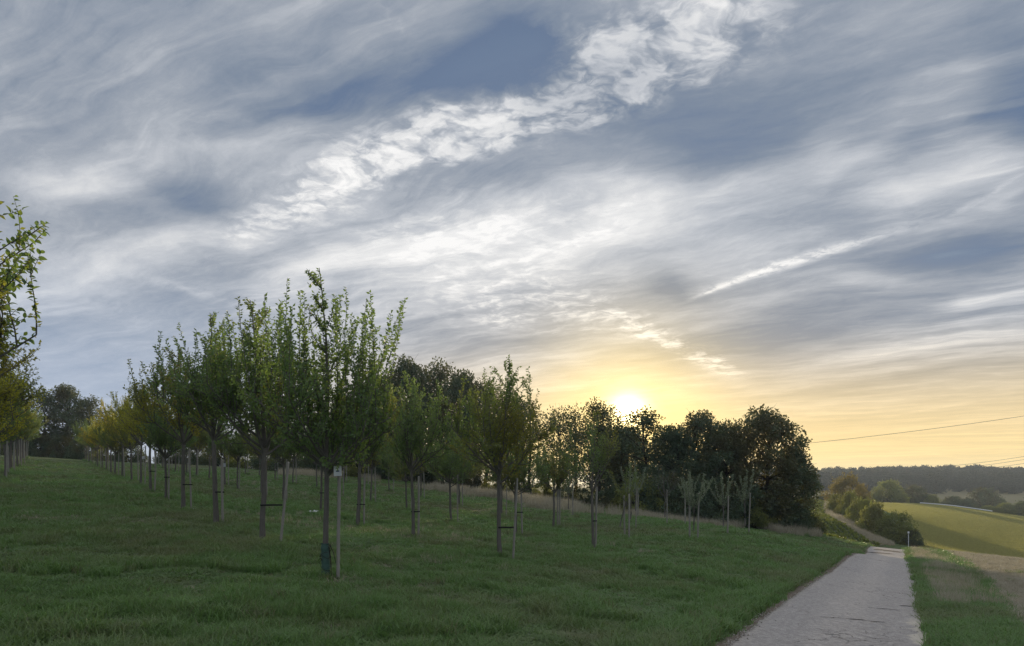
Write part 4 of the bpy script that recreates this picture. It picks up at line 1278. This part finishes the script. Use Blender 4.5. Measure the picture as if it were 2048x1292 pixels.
# loose stones along the lane
def stone(seed):
    r = np.random.RandomState(seed)
    V = unit_rows(r.normal(0, 1, (3, 3)))
    base_ = np.array([(0, 0, 1), (1, 0, 0), (0, 1, 0), (-1, 0, 0), (0, -1, 0), (0, 0, -.4)], float) * r.uniform(.7, 1.2, (6, 1))
    return mesh_np("stone", base_ * (.022, .018, .012), np.array([(0, 1, 2), (0, 2, 3), (0, 3, 4), (0, 4, 1), (5, 2, 1), (5, 3, 2), (5, 4, 3), (5, 1, 4)]), [m_stone])
m_stone, T, out = material("pale_stone")
principled(T, out, T.mix(T.new('ShaderNodeObjectInfo').outputs['Random'], (.20, .18, .16), (.55, .52, .48)), .85)
stones = [stone(i) for i in range(4)]
Y = np.exp(rs.uniform(math.log(7), math.log(45), 2600)); sd_ = rs.uniform(0, 1, len(Y))
X = np.where(sd_ < .62, edge_l(Y) - .05 - np.abs(rs.normal(0, .16, len(Y))) + .12, np.where(sd_ < .8, edge_r(Y) - np.abs(rs.normal(0, .14, len(Y))), edge_l(Y) + (edge_r(Y) - edge_l(Y)) * rs.uniform(0, 1, len(Y))))
n = len(X); u_ = np.clip((X - edge_l(Y)) / (edge_r(Y) - edge_l(Y)), 0, 1)
s = rs.uniform(.3, 1.3, n) * np.where((u_ > .1) & (u_ < .9), .5, 1)
scatter("gravel", np.column_stack((X, Y, zf(X, Y) + .012 + .022 * np.sin(u_ * math.pi) + .006)), np.column_stack((np.zeros((n, 2)), rs.uniform(0, 6.28, n))), np.column_stack((s, s, s)), stones)
# dry track
bx = np.array(BEET)
X = rs.uniform(20, 80, 60000); Y = rs.uniform(60, 160, 60000)
ok = inside(PATHZ, X, Y)
place("dry_grass", X[ok][:1500], Y[ok][:1500], DRY, .6, 1.3)
# beet plants in rows that follow the hedge
beet = [tuft("beet_plant", 580 + i, 16, .42, .12, M_BEETLEAF, .055, 1.0, 3) for i in range(4)]
dirv = np.array(A_[2]) - np.array(A_[4]); dirv /= np.linalg.norm(dirv); nrm = np.array((-dirv[1], dirv[0]))
s_, t_ = np.meshgrid(np.arange(-60, 130, .55), np.arange(-5, 60, 1.0))
o_ = np.array(A_[4])
X = (o_[0] + dirv[0] * s_ + nrm[0] * t_).ravel(); Y = (o_[1] + dirv[1] * s_ + nrm[1] * t_).ravel()
X = X + rs.normal(0, .10, X.shape); Y = Y + rs.normal(0, .10, Y.shape)
ok = inside(BEET, X, Y) & (CX + F_PX * X / Y > 1540)
place("beet_foliage", X[ok], Y[ok], beet, .8, 1.35)

# young crop on the field beyond
crop = [tuft("crop_tuft", 590 + i, 18, .24, .30, M_CROP, .012, .7) for i in range(3)]
X, Y = wedge(70000, 62, 235, 1.4, left=1735, right=2120)
ok = inside(FIELD, X, Y)
place("crop", X[ok], Y[ok], crop, .8, 1.3, .03)

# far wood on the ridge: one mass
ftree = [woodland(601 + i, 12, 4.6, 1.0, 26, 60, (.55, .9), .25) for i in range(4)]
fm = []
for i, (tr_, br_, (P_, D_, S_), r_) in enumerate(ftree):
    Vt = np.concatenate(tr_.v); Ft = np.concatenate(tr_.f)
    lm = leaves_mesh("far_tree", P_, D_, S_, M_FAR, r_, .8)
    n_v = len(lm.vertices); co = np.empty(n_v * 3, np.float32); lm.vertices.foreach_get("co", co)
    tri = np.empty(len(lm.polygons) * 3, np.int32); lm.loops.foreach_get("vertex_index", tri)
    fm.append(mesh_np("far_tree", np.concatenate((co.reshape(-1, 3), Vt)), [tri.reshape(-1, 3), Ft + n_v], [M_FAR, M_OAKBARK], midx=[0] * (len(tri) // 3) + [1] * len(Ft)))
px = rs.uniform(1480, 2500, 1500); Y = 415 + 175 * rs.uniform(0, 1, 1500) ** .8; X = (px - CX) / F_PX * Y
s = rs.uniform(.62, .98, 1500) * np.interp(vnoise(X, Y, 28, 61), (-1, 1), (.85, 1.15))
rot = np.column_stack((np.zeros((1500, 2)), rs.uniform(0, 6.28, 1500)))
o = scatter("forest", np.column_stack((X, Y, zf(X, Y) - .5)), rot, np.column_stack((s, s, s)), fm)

# ------------------------------------------------------------------ small things
def prism(name, size, loc, mat, parent=None, bev=.004, rot=None):
    bm = bmesh.new()
    bmesh.ops.create_cube(bm, size=1.0)
    bmesh.ops.scale(bm, vec=size, verts=bm.verts)
    bmesh.ops.bevel(bm, geom=list(bm.edges), offset=min(bev, min(size) * .3), segments=1, affect='EDGES')
    me = bpy.data.meshes.new(name); bm.to_mesh(me); bm.free(); me.materials.append(mat)
    o = link(name, me, parent, loc)
    if rot: o.rotation_euler = rot
    return o
m_white, T, out = material("white_card")
n = T.noise(pos(T), 12, 4, .6, dims='3D'); principled(T, out, T.mix(n, (.62, .64, .66), (.80, .82, .84)), .5)
m_blue, T, out = material("blue_print"); principled(T, out, (.02, .045, .16), .5)
m_grey, T, out = material("grey_print"); principled(T, out, (.42, .44, .48), .5)
m_guard, T, out = material("green_guard")
n = T.noise(pos(T), 20, 4, .6, dims='3D'); principled(T, out, T.mix(n, (.032, .085, .070), (.075, .14, .115)), .6, bump(T, n, .6, .01))
m_wire, T, out = material("dark_wire"); principled(T, out, (.02, .02, .018), .6)
m_cable, T, out = material("power_cable"); principled(T, out, (.10, .10, .105), .45, None, .5, .3)

bpy.context.view_layer.update()
# plant card on the near stake
sp = B0_stake.location
card = prism("plant_card", (.135, .008, .18), (sp.x + .005, sp.y - .052, sp.z + 1.93), m_white, rot=(0, math.radians(-2), math.radians(4)))
tag(card, "white plant label card with a small blue bar on the near stake", "label card")
prism("blue_bar", (.058, .003, .022), (0, -.0055, -.004), m_blue, card, .001)
prism("text_line", (.05, .0025, .006), (0, -.0052, .05), m_grey, card, .0005)
# two small far cards
for px, py, d, w, h, lab in ((447, 930, 44, .30, .22, "small white board among the far orchard stakes left of centre"), (287, 915, 60, .26, .24, "white board among the left orchard stakes"), (297, 915, 60.3, .12, .24, "narrow white board beside the white board among the left stakes")):
    X = (px - CX) / F_PX * d; Z = EYE - (py - HORIZON) / F_PX * d
    g = ground(X, d)
    e = bpy.data.objects.new("sign_board", None); COL.objects.link(e); e.location = (X, d, g)
    tag(e, lab, "sign")
    prism("board", (w, .015, h), (0, -.03, Z - g), m_grey, e)
    prism("post", (.05, .03, Z - g + .2), (0, 0, (Z - g - .2) / 2), M_STAKE, e)
# trunk guard of the near tree, with loops of wire
b = B0.location
vs, nseg, zs = [], 18, np.linspace(-.05, .64, 19)
for k, z in enumerate(zs):
    for i in range(nseg):
        a = 2 * math.pi * i / nseg
        r0 = .086 + .007 * math.sin(k * 2.1) + .010 * float(vnoise(math.cos(a), z * 6 + math.sin(a), .5, 71))
        vs.append((math.cos(a) * r0 - .01 + .02 * (1 - z), math.sin(a) * r0, z))
fs = [(k * nseg + i, k * nseg + (i + 1) % nseg, (k + 1) * nseg + (i + 1) % nseg, (k + 1) * nseg + i) for k in range(len(zs) - 1) for i in range(nseg)]
gmesh = mesh_np("trunk_guard", vs, np.array(fs), [m_guard], smooth=True)
guard = link("trunk_guard", gmesh, B0)
B0.rotation_euler = (0, 0, B0.rotation_euler[2])
wr_ = Wood(); r = np.random.RandomState(8)
wz = B0.rotation_euler[2]
for k in range(9):
    a0 = r.uniform(0, 6.28); z0 = r.uniform(.2, .64)
    tt = np.linspace(0, 1, 9)
    a = a0 + tt * r.uniform(2.0, 4.5)
    rad_ = .095 + .05 * np.sin(tt * math.pi) * r.uniform(.2, 1)
    wr_.tube(np.column_stack((np.cos(a) * rad_, np.sin(a) * rad_, z0 + r.uniform(-.35, .1) * tt + .03 * np.sin(tt * 9))), np.full(9, .005), 4)
# a loop out to the stake
inv_m = Matrix.Rotation(-wz, 3, 'Z')
for z0, z1, sag in ((.60, .30, .10), (.58, .0, .0)):
    p0 = Vector((.085, -.04, z0)); p1 = Vector((sp.x - b.x, sp.y - b.y - .045, z1)) if sag else Vector((.15, -.06, .05))
    pts = [inv_m @ (p0.lerp(p1, t_) + Vector((0, -.02, .09 * math.sin(t_ * math.pi)))) for t_ in np.linspace(0, 1, 9)]
    wr_.tube(np.array([tuple(v) for v in pts]), np.full(9, .008 if sag else .012), 5)
link("wire", wr_.mesh("wire", m_wire), B0)

# marker post beside the hedge
b = at(1817, 84)
e = bpy.data.objects.new("marker_post", None); COL.objects.link(e); e.location = b
tag(e, "slim white marker post with a pale cap before the hedge", "marker post")
top = EYE - (1063 - HORIZON) / F_PX * 84 - b.z
w = Wood(); w.tube(np.array([(0, 0, -.1), (0, 0, top * .5), (0, 0, top - .25)]), (.04, .04, .04), 10)
link("post", w.mesh("post", m_white), e)
w = Wood(); w.tube(np.array([(0, 0, top - .25), (0, 0, top - .24), (0, 0, top - .03), (0, 0, top)]), (.04, .10, .10, .03), 10)
link("cap", w.mesh("cap", m_white), e)
# pale sheet or rail along the field's far edge
pts = [at(px, d) + Vector((0, 0, .35)) for px, d in ((1840, 222), (1870, 219), (1902, 216), (1930, 211), (1960, 206), (1985, 202))]
e = bpy.data.objects.new("edge_rail", None); COL.objects.link(e); e.location = pts[0]
tag(e, "thin white rail along the far edge of the crop field", "rail")
w = Wood(); w.tube(np.array([tuple(p_ - pts[0]) for p_ in pts]), np.full(6, .16), 6); link("rail", w.mesh("rail", m_white), e)
for p_ in pts:
    w = Wood(); q_ = p_ - pts[0]; w.tube(np.array([(q_.x, q_.y, q_.z - .7), (q_.x, q_.y, q_.z)]), (.08, .08), 6); link("post", w.mesh("post", M_STAKE), e)

# overhead power cables
def cable(name, pix, d0, d1, rad_, lab):
    xs = np.array([p_[0] for p_ in pix], float); ys_ = np.array([p_[1] for p_ in pix], float)
    co = np.polyfit(xs, ys_, min(2, len(pix) - 1))
    px = np.linspace(1500, 2200, 60); py = np.polyval(co, px); d = np.linspace(d0, d1, 60)
    pts = np.column_stack(((px - CX) / F_PX * d, d, EYE - (py - HORIZON) / F_PX * d))
    w = Wood(); w.tube(pts, np.full(60, rad_), 5)
    o = link(name, w.mesh(name, m_cable)); tag(o, lab, "power cable", "overhead power cables")
cable("power_cable", [(1620, 886), (1830, 862), (2048, 832)], 200, 200, .055, "single dark power cable crossing the yellow sky above the ridge")
cable("power_cable", [(1640, 947), (1930, 929), (2048, 913)], 330, 330, .075, "upper power cable of the bundle just above the far ridge")
cable("power_cable", [(1640, 948.5), (1930, 935), (2048, 919)], 332, 332, .075, "middle power cable of the bundle just above the far ridge")
cable("power_cable", [(1640, 949.5), (1930, 941), (2048, 927)], 334, 334, .075, "lower power cable of the bundle just above the far ridge")

# scraps of white in the grass
for px, py, s, lab in ((627, 1027, .16, "white scrap lying in the grass behind the tall dark apple tree"), (389, 1018, .06, "tiny white scrap in the grass beside the lane row")):
    X, Y = hit(px, py); z = ground(X, Y) + .05
    r = np.random.RandomState(int(px)); n = 6
    g_ = np.linspace(-1, 1, n); xx, yy = np.meshgrid(g_, g_)
    V = np.column_stack((xx.ravel() * s * (1 + .2 * r.normal(0, 1, n * n)), yy.ravel() * s * .6, r.normal(0, s * .22, n * n) + s * .2))
    i, j = np.meshgrid(np.arange(n - 1), np.arange(n - 1), indexing='ij')
    o = link("paper_scrap", mesh_np("paper_scrap", V, np.stack((i * n + j, i * n + j + 1, (i + 1) * n + j + 1, (i + 1) * n + j), -1).reshape(-1, 4), [m_white]), None, (X, Y, z))
    tag(o, lab, "paper scrap")

# ------------------------------------------------------------------ evening haze
m_haze, T, out = material("haze")
pv = T.new('ShaderNodeVolumePrincipled')
pv.inputs['Color'].default_value = (.70, .84, 1.0, 1)
pv.inputs['Density'].default_value = HAZE
pv.inputs['Anisotropy'].default_value = .35
T.t.links.new(pv.outputs[0], out.inputs['Volume'])
x0, x1, y0, y1, z0, z1 = -3200, 3200, -3200, 3200, -13.5, 24.5
# lowest ground is well above the bottom face, the highest cable below the top
V = [(x, y, z) for z in (z0, z1) for x, y in ((x0, y0), (x1, y0), (x1, y1), (x0, y1))]
o = link("haze", mesh_np("haze", V, np.array([(3, 2, 1, 0), (4, 5, 6, 7), (0, 1, 5, 4), (1, 2, 6, 5), (2, 3, 7, 6), (3, 0, 4, 7)]), [m_haze]))
o["kind"] = "stuff"
